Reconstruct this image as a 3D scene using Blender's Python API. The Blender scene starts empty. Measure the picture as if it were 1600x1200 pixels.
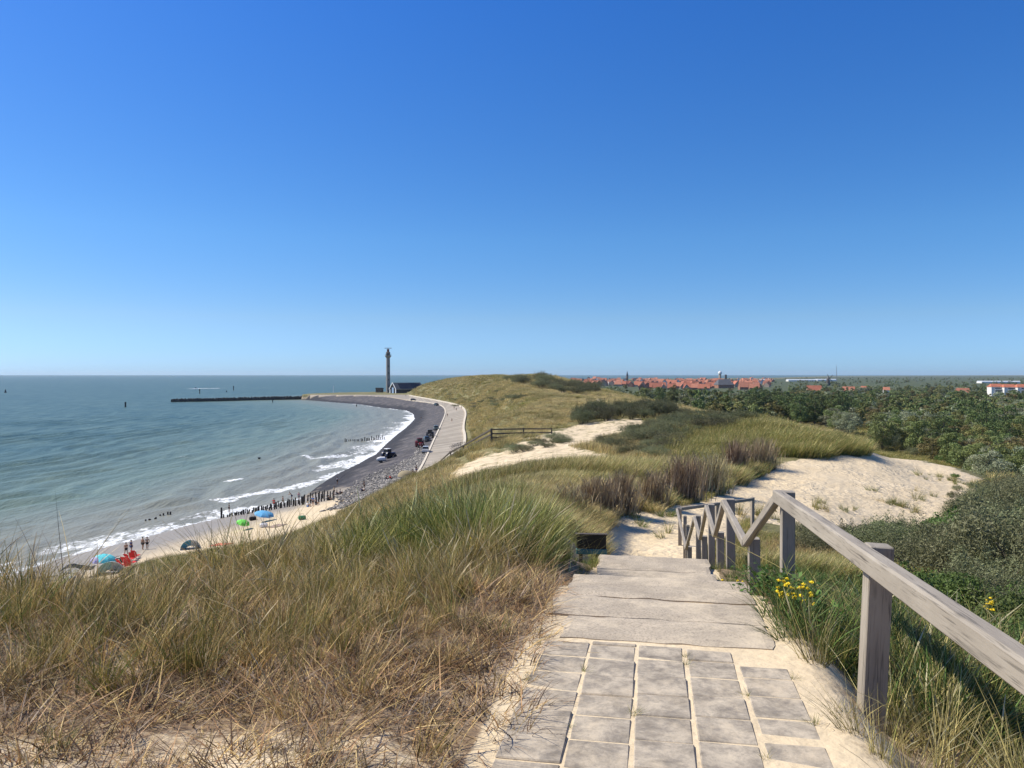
import bpy, bmesh, math, random
import numpy as np
from mathutils import Vector, Matrix, Euler
random.seed(7)
RNG = np.random.default_rng(11)
SC = bpy.context.scene
COL = SC.collection
R = math.radians

# ---------------------------------------------------------------- camera, sky, sun, exposure
EYE = 26.0                      # eye height above the sea, metres
FPX = 1200.0                    # focal length in pixels of the 1600 px wide photograph
PITCH = math.atan(16.0 / FPX)   # the camera looks down a little
cam_d = bpy.data.cameras.new("camera")
cam_d.sensor_width = 36.0
cam_d.lens = 36.0 * FPX / 1600.0
cam_d.clip_start = 0.05
cam_d.clip_end = 60000.0
cam = bpy.data.objects.new("camera", cam_d)
COL.objects.link(cam)
cam.location = (0, 0, EYE)
cam.rotation_euler = (R(90) - PITCH, 0, 0)
SC.camera = cam

SUN_EL, SUN_AZ = R(47), R(-76)  # azimuth from +Y, positive towards +X
world = bpy.data.worlds.new("World")
SC.world = world
world.use_nodes = True
wn = world.node_tree
bg = wn.nodes["Background"]
sky = wn.nodes.new("ShaderNodeTexSky")
sky.sky_type = 'NISHITA'
sky.sun_disc = False
sky.sun_elevation = SUN_EL
sky.sun_rotation = SUN_AZ
sky.altitude = 0
sky.air_density = 1.0
sky.dust_density = 0.3
sky.air_density = 0.6
sky.ozone_density = 10.0
hsv = wn.nodes.new("ShaderNodeHueSaturation")
hsv.inputs["Saturation"].default_value = 1.12
wn.links.new(sky.outputs[0], hsv.inputs["Color"])
# clear sea air: the colour of the sky by height above the horizon
wtc = wn.nodes.new("ShaderNodeTexCoord"); wsep = wn.nodes.new("ShaderNodeSeparateXYZ"); wramp = wn.nodes.new("ShaderNodeValToRGB")
wn.links.new(wtc.outputs["Generated"], wsep.inputs[0]); wn.links.new(wsep.outputs["Z"], wramp.inputs[0])
_e = wramp.color_ramp.elements
for _i, (_p, _c) in enumerate([(0.0, (.44, .50, .56)), (.03, (.56, .545, .545)), (.07, (.76, .60, .50)), (.17, (.82, .71, .605)), (.44, (.575, .71, .815)), (1.0, (.55, .70, .80))]):
    if _i > 1: _e.new(_p)
    _e[_i].position = _p; _e[_i].color = (*_c, 1)
wmul = wn.nodes.new("ShaderNodeMix"); wmul.data_type = 'RGBA'; wmul.blend_type = 'MULTIPLY'; wmul.inputs[0].default_value = 1.0
wn.links.new(hsv.outputs[0], wmul.inputs[6]); wn.links.new(wramp.outputs[0], wmul.inputs[7])
wsc = wn.nodes.new("ShaderNodeVectorMath"); wsc.operation = 'SCALE'; wsc.inputs["Scale"].default_value = 1.42
wn.links.new(wmul.outputs[2], wsc.inputs[0]); wn.links.new(wsc.outputs[0], bg.inputs["Color"])
bg.inputs["Strength"].default_value = 0.15
sun_d = bpy.data.lights.new("sun", 'SUN')
sun_d.energy = 5.0
sun_d.angle = R(0.53)
sun_d.color = (1.0, 0.93, 0.80)
sun = bpy.data.objects.new("sun", sun_d)
COL.objects.link(sun)
SUN_DIR = Vector((math.sin(SUN_AZ) * math.cos(SUN_EL), math.cos(SUN_AZ) * math.cos(SUN_EL), math.sin(SUN_EL)))
sun.rotation_euler = (-SUN_DIR).to_track_quat('-Z', 'Y').to_euler()
sun.location = (-60, 20, 80)
SC.view_settings.view_transform = 'Standard'
SC.view_settings.look = 'None'
SC.view_settings.exposure = 0.32
SC.view_settings.gamma = 1.0

# ---------------------------------------------------------------- pixel <-> world helpers
CP, SP = math.cos(PITCH), math.sin(PITCH)
def ray(u, v):
    """direction of a photograph pixel, scaled so that its Y is 1"""
    dx = (u - 800.0) / FPX; dz = -(v - 600.0) / FPX
    y = CP + dz * SP; z = -SP + dz * CP
    return dx / y, z / y
def at_depth(u, v, Y):
    a, b = ray(u, v)
    return (a * Y, Y, EYE + b * Y)
def at_height(u, v, z):
    a, b = ray(u, v)
    Y = (z - EYE) / b
    return (a * Y, Y, z)
def project(X, Y, Z):
    X = np.asarray(X, float); Y = np.asarray(Y, float); Z = np.asarray(Z, float) - EYE
    dep = Y * CP - Z * SP; up = Y * SP + Z * CP
    return 800 + FPX * X / dep, 600 - FPX * up / dep

# ---------------------------------------------------------------- noise
def _hash(ix, iy, seed):
    n = (ix.astype(np.int64) * 374761393 + iy.astype(np.int64) * 668265263 + seed * 974711) & 0x7fffffff
    n = ((n ^ (n >> 13)) * 1274126177) & 0x7fffffff
    n = n ^ (n >> 16)
    return (n & 0xffff) / 65535.0
def vnoise(x, y, seed=0):
    x = np.asarray(x, float); y = np.asarray(y, float)
    ix = np.floor(x); iy = np.floor(y); fx = x - ix; fy = y - iy
    fx = fx * fx * (3 - 2 * fx); fy = fy * fy * (3 - 2 * fy)
    a = _hash(ix, iy, seed); b = _hash(ix + 1, iy, seed); c = _hash(ix, iy + 1, seed); d = _hash(ix + 1, iy + 1, seed)
    return (a + (b - a) * fx) * (1 - fy) + (c + (d - c) * fx) * fy
def fbm(x, y, seed=0, octv=4):
    s = 0; amp = 0.5; tot = 0
    for k in range(octv):
        s = s + amp * vnoise(np.asarray(x) * 2 ** k, np.asarray(y) * 2 ** k, seed + k * 17); tot += amp; amp *= 0.5
    return s / tot
def sstep(a, b, x):
    t = np.clip((np.asarray(x, float) - a) / (b - a), 0, 1)
    return t * t * (3 - 2 * t)

def inpoly(poly, u, v):
    u = np.asarray(u, float); v = np.asarray(v, float); r = np.zeros(u.shape, bool); n = len(poly)
    for i in range(n):
        x0, y0 = poly[i]; x1, y1 = poly[(i + 1) % n]
        c = ((y0 > v) != (y1 > v)) & (u < (x1 - x0) * (v - y0) / (y1 - y0 + 1e-12) + x0); r ^= c
    return r

# ---------------------------------------------------------------- coast lines in plan
def h2(pts, z): return [at_height(u, v, z)[:2] for u, v in pts]
WATER_LINE = [(-95, -80), (-86, -20), (-78, 40), (-70, 75)] + h2([(0, 905), (94, 873), (159, 857), (225, 841), (300, 820), (345, 810), (410, 797), (469, 781), (500, 758),
    (525, 742), (560, 725), (589, 709), (606, 692), (621, 679), (633, 670), (643, 661), (649, 654), (646, 646), (635, 641), (616, 639), (591, 636), (560, 631.5), (520, 628.5), (480, 625)], 0.0) \
    + [(-232, 812), (-215, 872), (-120, 960), (-20, 1100), (50, 1500), (140, 2200), (420, 3200), (1200, 3800), (2600, 6500), (9000, 12500), (14000, 20000)]
_near_foot = [(-72, -80), (-60, -20), (-52, 30), (-47, 55)] + h2([(50, 950), (150, 908), (300, 872), (430, 848), (540, 794), (600, 766)], 5.0)
EDGE_SEA = h2([(652, 741), (664, 720), (676, 692), (687, 669), (697, 645), (694, 636.5), (685, 631.5), (662, 628), (635, 625), (610, 620.5), (575, 618.3), (535, 617.8), (500, 617.4)], 5.0)
EDGE_LAND = h2([(658, 741), (684, 728), (710, 712), (725, 701), (727, 684), (723, 669), (729, 645), (721, 635), (697, 629), (660, 622), (640, 618.5)], 5.0)
PROM_LINE = _near_foot + EDGE_SEA + [(-212, 772), (-216, 815), (-195, 865), (-100, 940), (0, 1080), (75, 1500), (170, 2200), (450, 3150), (1230, 3750), (2650, 6450), (9000, 12300), (14000, 19500)]
FOOT_LINE = _near_foot + EDGE_LAND + [(-118, 850), (-80, 930), (15, 1080), (85, 1500), (180, 2190), (460, 3140), (1240, 3740), (2660, 6400), (9000, 12200), (14000, 19400)]
def sdist(line, X, Y, closed=True):
    """signed distance to a plan polyline, positive on the land side (right of its direction)"""
    X = np.asarray(X, float).ravel(); Y = np.asarray(Y, float).ravel()
    best = np.full(X.shape, 1e18)
    if closed: sgn = np.where(inpoly(list(line) + [(90000, 20000), (90000, -80)], X, Y), 1.0, -1.0)
    else: sgn = np.ones(X.shape)
    for (x0, y0), (x1, y1) in zip(line[:-1], line[1:]):
        dx, dy = x1 - x0, y1 - y0; L2 = dx * dx + dy * dy + 1e-9
        t = np.clip(((X - x0) * dx + (Y - y0) * dy) / L2, 0, 1)
        ex = X - (x0 + t * dx); ey = Y - (y0 + t * dy); d2 = ex * ex + ey * ey
        m = d2 < best - 1e-9
        best = np.where(m, d2, best)
    return np.sqrt(best) * sgn

# ---------------------------------------------------------------- the stair path, seen from its own frame
PO = np.array((0.56, 3.2)); PT = np.array((0.177, 0.984)); PN = np.array((0.984, -0.177))
def path_frame(X, Y):
    dx = np.asarray(X, float) - PO[0]; dy = np.asarray(Y, float) - PO[1]
    return dx * PN[0] + dy * PN[1], dx * PT[0] + dy * PT[1]          # across (right positive), along
def path_xy(q, s): return (PO[0] + PN[0] * q + PT[0] * s, PO[1] + PN[1] * q + PT[1] * s)
# (along, z) of the walking surface
PROFILE = [(-4, 24.36), (0, 24.34), (1.6, 24.30), (3.3, 24.22), (5.0, 23.50), (7.45, 23.42), (9.4, 22.6), (11.1, 22.5), (13.1, 21.62), (14.6, 21.55), (16.6, 20.65), (22, 20.5), (30, 20.2)]
def path_z(s): return np.interp(s, [p[0] for p in PROFILE], [p[1] for p in PROFILE])

# ---------------------------------------------------------------- terrain: thin plate through surveyed points
def pd(u, v, Y): x, y, z = at_depth(u, v, Y); return (x, y, z)
def pz(u, Y, z): return ((u - 800) / FPX * Y, Y, z)
CTRL = [pd(*p) for p in [
    (760, 840, 11.5), (850, 812, 15), (800, 785, 24), (900, 772, 30), (900, 742, 45), (800, 748, 50), (850, 722, 65), (950, 722, 60),
    (900, 690, 95), (1000, 662, 130), (700, 728, 110), (768, 694, 100), (660, 748, 150), (684, 738, 138), (704, 724, 128), (724, 714, 121), (745, 703, 108), (745, 715, 90), (860, 682, 115), (640, 792, 62), (700, 788, 46), (560, 806, 78), (600, 800, 66),
    (1400, 930, 16), (1600, 935, 20), (1560, 875, 30), (1300, 895, 14.5), (1200, 893, 12),
    (1250, 848, 27), (1400, 846, 37), (1300, 790, 42), (1450, 790, 48), (1520, 766, 58), (1350, 712, 66), (1440, 738, 68), (1200, 742, 52), (1100, 772, 40),
    (1300, 692, 75), (1200, 667, 90), (1100, 682, 75), (1050, 702, 65), (1150, 722, 57), (1380, 716, 74), (1440, 724, 74), (1500, 740, 71), (1540, 756, 66),
    (1100, 645, 170), (1000, 640, 200), (900, 640, 170), (900, 620, 260), (850, 605, 330), (950, 616, 320), (800, 622, 250), (770, 655, 165),
    (785, 591.5, 460), (762, 590, 540), (735, 590.5, 640), (702, 593, 720), (672, 599, 790), (650, 605, 850), (810, 592.5, 390), (830, 596, 330)]]
CTRL += [pz(*p) for p in [
    (-600, 2, 24.5), (0, 2, 24.4), (400, 2, 24.4), (800, 1, 24.38), (2600, 1.5, 24.0), (2000, 2.2, 24.2),
    (0, 3, 24.42), (400, 3.1, 24.42), (700, 3.2, 24.36), (0, 4.4, 24.36), (400, 4.6, 24.26), (750, 4.7, 24.28), (-400, 4, 24.3), (-900, 4, 24.1),
    (0, 5.6, 24.22), (300, 6.8, 24.02), (600, 8, 23.9), (850, 9.0, 23.82), (100, 8, 23.5), (-300, 7, 23.6), (420, 10, 23.2), (600, 12, 23.0), (700, 16, 22.2),
    (200, 12, 22.0), (0, 12, 21.6), (-400, 12, 21.5), (300, 20, 20.2), (500, 20, 21.0), (600, 24, 20.8), (0, 20, 19.4), (-400, 20, 18), (400, 35, 16.2), (200, 35, 15.0), (0, 35, 13.2),
    (500, 50, 13.5), (300, 60, 9.6), (100, 55, 8.8), (520, 75, 9.8), (480, 100, 6.2), (-100, 45, 9),
    (1345, 4.2, 24.06), (1600, 3.6, 24.0), (1480, 4.2, 23.95), (1600, 6, 23.3), (1230, 6.9, 23.82), (1190, 8.2, 23.52), (1300, 9, 23.05), (1600, 11, 22.1), (1500, 13, 21.9), (1900, 10, 21.8), (2300, 6, 22.8),
    (1900, 25, 18.5), (2200, 50, 14), (1750, 45, 15.8),
    (1480, 92, 12.6), (1620, 76, 13.6), (1700, 75, 12.5), (1380, 92, 13.5), (1500, 105, 10.5), (1800, 110, 9.5), (1300, 115, 12.5), (1250, 140, 11.5), (1200, 130, 14.5), (1500, 200, 7.2), (1300, 200, 8.5), (1200, 300, 7), (1150, 220, 12.5),
    (1500, 400, 4.5), (1100, 400, 8), (1000, 420, 11), (1900, 250, 6), (1000, 650, 5.5), (900, 600, 9), (1300, 800, 3), (1000, 1000, 3), (850, 800, 8), (760, 800, 17), (720, 860, 15), (800, 500, 19),
    (900, 1500, 3), (1300, 1500, 3), (1800, 1500, 3), (1000, 4000, 2), (1400, 4000, 2), (2000, 4000, 2), (1200, 12000, 2), (1600, 12000, 2), (2200, 12000, 2), (800, 2500, 4), (800, 1200, 6)]]
for s_ in (-3, 0, 1.6, 3.3, 5.0, 7.4, 9.4, 11.1, 13.1, 14.6, 16.6, 20, 24):
    for q_ in (-0.75, 0.8):
        x_, y_ = path_xy(q_, s_); CTRL.append((x_, y_, float(path_z(s_)) - 0.05))
for (x_, y_) in FOOT_LINE[2:24]: CTRL.append((x_, y_, 5.0))
CTRL = np.array(CTRL)
def dom(X, Y):
    Yp = np.maximum(np.asarray(Y, float), -2.0) + 4.0
    return np.asarray(X, float) / Yp * 2.2, np.log(Yp)
_ca, _cs = dom(CTRL[:, 0], CTRL[:, 1])
def _tps(r2): return np.where(r2 > 1e-12, 0.5 * r2 * np.log(np.maximum(r2, 1e-12)), 0)
_n = len(CTRL)
_K = _tps((_ca[:, None] - _ca[None]) ** 2 + (_cs[:, None] - _cs[None]) ** 2) + np.eye(_n) * 0.0015
_P = np.stack([np.ones(_n), _ca, _cs], 1)
_A = np.block([[_K, _P], [_P.T, np.zeros((3, 3))]])
_w = np.linalg.solve(_A, np.concatenate([CTRL[:, 2], np.zeros(3)]))
def rbf(X, Y):
    a, s = dom(X, Y); a = a.ravel(); s = s.ravel()
    out = _w[_n] + _w[_n + 1] * a + _w[_n + 2] * s
    for i in range(_n): out = out + _w[i] * _tps((a - _ca[i]) ** 2 + (s - _cs[i]) ** 2)
    return out
def terrain(X, Y, full=False):
    """height of the ground sheet; full also returns the signed distances to water, promenade edge and dune foot"""
    shp = np.shape(X); X = np.asarray(X, float).ravel(); Y = np.asarray(Y, float).ravel()
    dW = sdist(WATER_LINE, X, Y); dP = sdist(PROM_LINE, X, Y); dF = sdist(FOOT_LINE, X, Y)
    zr = np.maximum(rbf(X, Y), 1.8)
    far = sstep(1500, 2600, Y); zr = zr * (1 - far) + np.minimum(zr, 2.6) * far
    # dune relief
    k = sstep(25, 90, Y) * (1 - sstep(700, 1200, Y))
    zr = zr + k * ((fbm(X / 22.0, Y / 22.0, 3) - 0.5) * 1.7 + (fbm(X / 6.0, Y / 6.0, 9) - 0.5) * 0.9)
    zr = zr + (fbm(X / 1.3, Y / 1.3, 21) - 0.5) * 0.16 * sstep(2, 5, Y) + (fbm(X / 0.25, Y / 0.25, 31, 3) - 0.5) * 0.03 * (1 - sstep(20, 40, Y))
    q, s = path_frame(X, Y)
    onp = (1 - sstep(0.80, 1.3, np.abs(q - 0.08))) * sstep(-5, -4, s) * (1 - sstep(17, 26, s))
    zr = zr * (1 - onp) + (path_z(s) - 0.0015 - 0.012 * sstep(1.5, 2.2, s) - 0.05 * sstep(3.0, 3.6, s)) * onp
    zp = np.full(X.shape, 5.0)
    den = np.maximum(dW - dP, 0.5)
    zs = 5.0 * np.clip(dW / den, 0, 1) ** 0.9
    zs = np.where(dW < 0, np.maximum(dW * 0.05, -4), zs)
    zs = zs + (fbm(X / 5, Y / 5, 5) - 0.5) * 0.35 * sstep(1, 6, dW) * (1 - sstep(150, 170, Y))
    w = sstep(0, 16, dF)
    zl = (5.0 + np.minimum(np.maximum(dF, 0) * 0.3, 6)) * (1 - w) + zr * w
    z = np.where(dF > 0, zl, np.where(dP > 0, zp, zs))
    if full: return z.reshape(shp), dW.reshape(shp), dP.reshape(shp), dF.reshape(shp)
    return z.reshape(shp)
def tz(x, y): return float(terrain(np.array([x]), np.array([y]))[0])
_YS = np.exp(np.linspace(math.log(2.0), math.log(9000.0), 2600))
def ground(u, v):
    """where the line of sight of a pixel meets the ground"""
    a, b = ray(u, v)
    z = terrain(a * _YS, _YS); d = (EYE + b * _YS) - np.maximum(z, 0.0)
    i = np.argmax(d < 0)
    if d[i] >= 0: i = len(_YS) - 1
    if i > 0:
        t = d[i - 1] / (d[i - 1] - d[i] + 1e-9); Y = _YS[i - 1] + t * (_YS[i] - _YS[i - 1])
    else: Y = _YS[0]
    return (a * Y, Y, max(tz(a * Y, Y), 0.0))

# ---------------------------------------------------------------- materials
class NT:
    """small helper to write node trees"""
    def __init__(s, name):
        s.m = bpy.data.materials.new(name); s.m.use_nodes = True; s.t = s.m.node_tree
        s.p = s.t.nodes["Principled BSDF"]; s.out = s.t.nodes["Material Output"]
        s.p.inputs["Specular IOR Level"].default_value = 0.3
    def n(s, typ, **kw):
        nd = s.t.nodes.new(typ)
        for k, v in kw.items():
            if k in nd.inputs.keys(): nd.inputs[k].default_value = v
            else: setattr(nd, k, v)
        return nd
    def l(s, a, b): s.t.links.new(a, b)
    def coord(s, which="Object", scale=(1, 1, 1), rot=(0, 0, 0)):
        c = s.n("ShaderNodeTexCoord"); mp = s.n("ShaderNodeMapping")
        mp.inputs["Scale"].default_value = scale; mp.inputs["Rotation"].default_value = rot
        s.l(c.outputs[which], mp.inputs["Vector"]); return mp.outputs[0]
    def noise(s, vec, scale=1.0, detail=4.0, rough=0.55, dist=0.0):
        nd = s.n("ShaderNodeTexNoise"); nd.inputs["Scale"].default_value = scale; nd.inputs["Detail"].default_value = detail
        nd.inputs["Roughness"].default_value = rough; nd.inputs["Distortion"].default_value = dist
        if vec is not None: s.l(vec, nd.inputs["Vector"])
        return nd.outputs["Fac"]
    def ramp(s, fac, stops, interp='LINEAR'):
        nd = s.n("ShaderNodeValToRGB"); nd.color_ramp.interpolation = interp
        e = nd.color_ramp.elements
        while len(e) < len(stops): e.new(0.5)
        for i, (p, c) in enumerate(stops):
            e[i].position = p; e[i].color = (c[0], c[1], c[2], 1) if hasattr(c, '__len__') else (c, c, c, 1)
        s.l(fac, nd.inputs[0]); return nd.outputs[0]
    def mix(s, fac, a, b, mode='MIX'):
        nd = s.n("ShaderNodeMix", data_type='RGBA', blend_type=mode)
        for x, i in ((fac, 0), (a, 6), (b, 7)):
            if isinstance(x, (int, float)): nd.inputs[i].default_value = x
            elif isinstance(x, tuple): nd.inputs[i].default_value = (x[0], x[1], x[2], 1)
            else: s.l(x, nd.inputs[i])
        return nd.outputs[2]
    def math(s, op, a, b=None, clamp=False):
        nd = s.n("ShaderNodeMath", operation=op); nd.use_clamp = clamp
        for x, i in ((a, 0), (b, 1)):
            if x is None: continue
            if isinstance(x, (int, float)): nd.inputs[i].default_value = x
            else: s.l(x, nd.inputs[i])
        return nd.outputs[0]
    def attr(s, name, out="Fac", kind='GEOMETRY'):
        nd = s.n("ShaderNodeAttribute"); nd.attribute_name = name; nd.attribute_type = kind; return nd.outputs[out]
    def bump(s, h, strength=0.5, dist=0.02, prev=None):
        nd = s.n("ShaderNodeBump"); nd.inputs["Strength"].default_value = strength; nd.inputs["Distance"].default_value = dist
        s.l(h, nd.inputs["Height"])
        if prev is not None: s.l(prev, nd.inputs["Normal"])
        return nd.outputs[0]
    def fin(s, color=None, rough=None, normal=None):
        if color is not None:
            if isinstance(color, tuple): s.p.inputs["Base Color"].default_value = (*color[:3], 1)
            else: s.l(color, s.p.inputs["Base Color"])
        if rough is not None:
            if isinstance(rough, (int, float)): s.p.inputs["Roughness"].default_value = rough
            else: s.l(rough, s.p.inputs["Roughness"])
        if normal is not None: s.l(normal, s.p.inputs["Normal"])
        return s.m

def paint(name, c, rough=0.6, var=0.18, scale=3.0, metal=0.0, bump=0.0, spec=0.3):
    """a plain surface with some wear in it"""
    m = NT(name); v = m.coord(); f = m.noise(v, scale, 5)
    lo = tuple(x * (1 - var) for x in c); hi = tuple(min(1, x * (1 + var)) for x in c)
    col = m.ramp(f, [(0.3, lo), (0.7, hi)])
    m.p.inputs["Metallic"].default_value = metal; m.p.inputs["Specular IOR Level"].default_value = spec
    nrm = m.bump(m.noise(v, scale * 8, 4), bump, 0.01) if bump else None
    return m.fin(col, rough, nrm)

def wood_material(name, c, c2, grain=26.0, dark=0.35):
    """weathered timber, grain along local Z"""
    m = NT(name); v = m.coord(scale=(1, 1, 0.045)); v2 = m.coord(scale=(1, 1, 0.3))
    g = m.noise(v, grain * 2.2, 6, 0.65, 0.4); f = m.noise(v2, 5.0, 4, 0.6)
    col = m.mix(m.ramp(f, [(0.3, 0.0), (0.7, 1.0)]), c, c2)
    col = m.mix(m.ramp(g, [(0.32, 1.0), (0.46, 0.0)]), col, tuple(x * dark for x in c), 'MIX')
    g2 = m.noise(m.coord(scale=(1, 1, .02)), grain * 5.0, 3, .6, .2)
    col = m.mix(m.ramp(g2, [(.30, .9), (.37, 0.)]), col, tuple(x * .2 for x in c))
    kn = m.n("ShaderNodeTexVoronoi"); kn.inputs["Scale"].default_value = 1.0
    m.l(m.coord(scale=(9, 9, 2.1)), kn.inputs["Vector"])
    col = m.mix(m.ramp(kn.outputs["Distance"], [(0.0, 0.75), (0.13, 0.0)]), col, tuple(x * 0.22 for x in c))
    return m.fin(col, 0.75, m.bump(g, 0.5, 0.004, m.bump(f, 0.3, 0.01)))

def leafy(name, attrname="col", translucency=0.25, tint_kind=None, rough=0.6):
    m = NT(name)
    c = m.attr(attrname, "Color")
    if tint_kind: c = m.mix(1.0, c, m.attr("tint", "Color", tint_kind), 'MULTIPLY')
    else:
        oi = m.n("ShaderNodeObjectInfo"); h = m.n("ShaderNodeHueSaturation"); h.inputs["Saturation"].default_value = 1.0
        m.l(m.math('ADD', m.math('MULTIPLY', oi.outputs["Random"], 0.05), 0.475), h.inputs["Hue"])
        m.l(m.math('ADD', m.math('MULTIPLY', oi.outputs["Random"], 0.5), 0.75), h.inputs["Value"])
        m.l(c, h.inputs["Color"]); c = h.outputs[0]
    m.fin(c, rough)
    tr = m.n("ShaderNodeBsdfTranslucent"); m.l(c, tr.inputs["Color"])
    mx = m.n("ShaderNodeMixShader"); mx.inputs[0].default_value = translucency
    m.l(m.p.outputs[0], mx.inputs[1]); m.l(tr.outputs[0], mx.inputs[2]); m.l(mx.outputs[0], m.out.inputs["Surface"])
    return m.m

def ground_material():
    m = NT("dune_ground"); v = m.coord()
    a1 = m.n("ShaderNodeAttribute"); a1.attribute_name = "mask"; sp = m.n("ShaderNodeSeparateColor"); m.l(a1.outputs["Color"], sp.inputs[0])
    sand, asphalt, dry = sp.outputs[0], sp.outputs[1], sp.outputs[2]
    wet = m.attr("wet"); field = m.attr("field"); paved = m.attr("paved")
    big = m.noise(v, 0.09, 5, 0.6); mid = m.noise(v, 0.8, 5, 0.6); fine = m.noise(v, 14.0, 5, 0.7); vf = m.noise(v, 90.0, 3, 0.7)
    # the turf below the marram: straw litter, olive, moss
    g = m.ramp(big, [(0.32, (0.13, 0.13, 0.045)), (0.5, (0.22, 0.195, 0.08)), (0.68, (0.33, 0.27, 0.13))])
    g = m.mix(m.ramp(mid, [(0.35, 0.8), (0.6, 0.0)]), g, (0.13, 0.13, 0.05))
    g = m.mix(m.ramp(fine, [(0.35, 0.7), (0.55, 0.0)]), g, (0.09, 0.075, 0.035))
    # dry litter near the viewpoint
    d = m.ramp(fine, [(0.28, (0.07, 0.046, 0.028)), (0.45, (0.19, 0.128, 0.075)), (0.6, (0.30, 0.215, 0.13)), (0.75, (0.42, 0.32, 0.21))])
    d = m.mix(m.ramp(mid, [(0.46, 0.0), (0.66, 0.7)]), d, (0.45, 0.36, 0.26))
    g = m.mix(dry, g, d)
    g = m.mix(field, g, m.ramp(big, [(0.3, (0.035, 0.055, 0.02)), (0.55, (0.07, 0.085, 0.035)), (0.75, (0.17, 0.16, 0.08))]))
    # sand, edges broken up
    s = m.ramp(mid, [(0.3, (0.60, 0.475, 0.30)), (0.7, (0.70, 0.57, 0.38))])
    s = m.mix(m.ramp(fine, [(0.3, 0.35), (0.5, 0.0)]), s, (0.50, 0.39, 0.25))
    s = m.mix(m.ramp(vf, [(0.3, 0.25), (0.5, 0.0)]), s, (0.40, 0.32, 0.22))
    sf = m.math('ADD', sand, m.math('MULTIPLY', m.math('SUBTRACT', m.math('ADD', m.math('MULTIPLY', mid, 0.6), m.math('MULTIPLY', fine, 0.4)), 0.5), 1.5))
    col = m.mix(m.ramp(sf, [(0.42, 0.0), (0.6, 1.0)]), g, s)
    s2 = m.mix(wet, col, (0.27, 0.235, 0.185)); col = s2
    # asphalt slope
    ap = m.ramp(m.noise(v, 0.25, 6, 0.65), [(0.3, (0.042, 0.040, 0.044)), (0.5, (0.075, 0.069, 0.071)), (0.72, (0.15, 0.135, 0.125))])
    rub = m.n("ShaderNodeTexVoronoi"); rub.inputs["Scale"].default_value = 0.9; m.l(v, rub.inputs["Vector"])
    ap = m.mix(m.ramp(m.noise(m.coord(scale=(.5, .09, .3), rot=(0, 0, R(8))), 1.0, 6, .7), [(.5, 0.), (.68, .55)]), ap, (0.22, 0.195, 0.17))
    ap = m.mix(m.ramp(m.noise(v, 2.2, 5, 0.75), [(.56, 0.), (.7, .6)]), ap, (0.20, 0.18, 0.16))
    ap = m.mix(m.attr('tide'), ap, (0.022, 0.022, 0.026))
    col = m.mix(asphalt, col, ap)
    col = m.mix(paved, col, m.ramp(mid, [(0.3, (0.25, 0.22, 0.18)), (0.7, (0.34, 0.30, 0.245))]))
    lump = m.math('MULTIPLY', m.noise(v, 2.4, 3, 0.5, 0.3), m.ramp(m.noise(v, .22, 3, .5), [(.35, .35), (.65, 1.)]))
    b = m.bump(lump, 1.0, 0.26); m.l(m.math('SUBTRACT', 1.0, m.math('MULTIPLY', dry, 0.8)), b.node.inputs['Strength']); b = m.bump(m.noise(v, 9.0, 3, 0.5), 0.6, 0.03, b); b = m.bump(fine, 0.6, 0.012, b)
    return m.fin(col, m.math('SUBTRACT', 0.95, m.math('MULTIPLY', wet, 0.45)), b)

def sea_material():
    m = NT("sea_water"); v = m.coord()
    # wave texture follows the shore: stretch along the crest direction
    vs = m.coord(scale=(0.16, 0.045, 0.1), rot=(0, 0, R(12)))
    vr = m.coord(scale=(0.9, 0.32, 0.6), rot=(0, 0, R(12)))
    vb = m.coord(scale=(0.012, 0.02, 0.02), rot=(0, 0, R(-20)))
    shal = m.attr("shallow"); foam = m.attr("foam")
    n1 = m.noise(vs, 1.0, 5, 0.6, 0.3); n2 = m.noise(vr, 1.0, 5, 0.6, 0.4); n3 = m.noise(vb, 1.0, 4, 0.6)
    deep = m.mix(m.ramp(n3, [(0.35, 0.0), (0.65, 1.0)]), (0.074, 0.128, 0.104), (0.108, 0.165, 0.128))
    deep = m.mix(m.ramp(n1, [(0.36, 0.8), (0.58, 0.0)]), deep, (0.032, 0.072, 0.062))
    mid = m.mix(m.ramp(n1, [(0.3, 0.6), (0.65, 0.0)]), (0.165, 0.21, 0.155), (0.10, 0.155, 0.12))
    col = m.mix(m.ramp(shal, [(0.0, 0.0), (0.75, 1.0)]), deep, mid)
    col = m.mix(m.ramp(shal, [(0.72, 0.0), (1.0, 0.9)]), col, (0.25, 0.235, 0.18))
    fn = m.noise(m.coord(scale=(0.55, 0.28, 0.5), rot=(0, 0, R(15))), 1.6, 6, 0.72, 0.6)
    ff = m.math('ADD', foam, m.math('MULTIPLY', m.math('SUBTRACT', fn, 0.5), 1.9))
    fm = m.ramp(ff, [(0.44, 0.0), (0.56, 0.45), (0.72, 1.0)])
    fm = m.math('MULTIPLY', fm, m.ramp(foam, [(0.04, 0.0), (0.14, 1.0)]))
    # scattered small whitecaps offshore
    wc = m.noise(m.coord(scale=(0.10, 0.03, 0.1), rot=(0, 0, R(12))), 1.0, 6, 0.7, 0.2)
    fm = m.math('MAXIMUM', fm, m.math('MULTIPLY', m.ramp(wc, [(0.745, 0.0), (0.765, 1.0)]), 0.6))
    col = m.mix(fm, col, (0.80, 0.82, 0.82))
    m.p.inputs["IOR"].default_value = 1.33
    m.p.inputs["Specular IOR Level"].default_value = 0.16
    rg = m.math('ADD', 0.36, m.math('MULTIPLY', fm, 0.6))
    b = m.bump(n1, 0.7, 1.6); b = m.bump(n2, 0.7, 0.35, b)
    return m.fin(col, rg, b)

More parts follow.
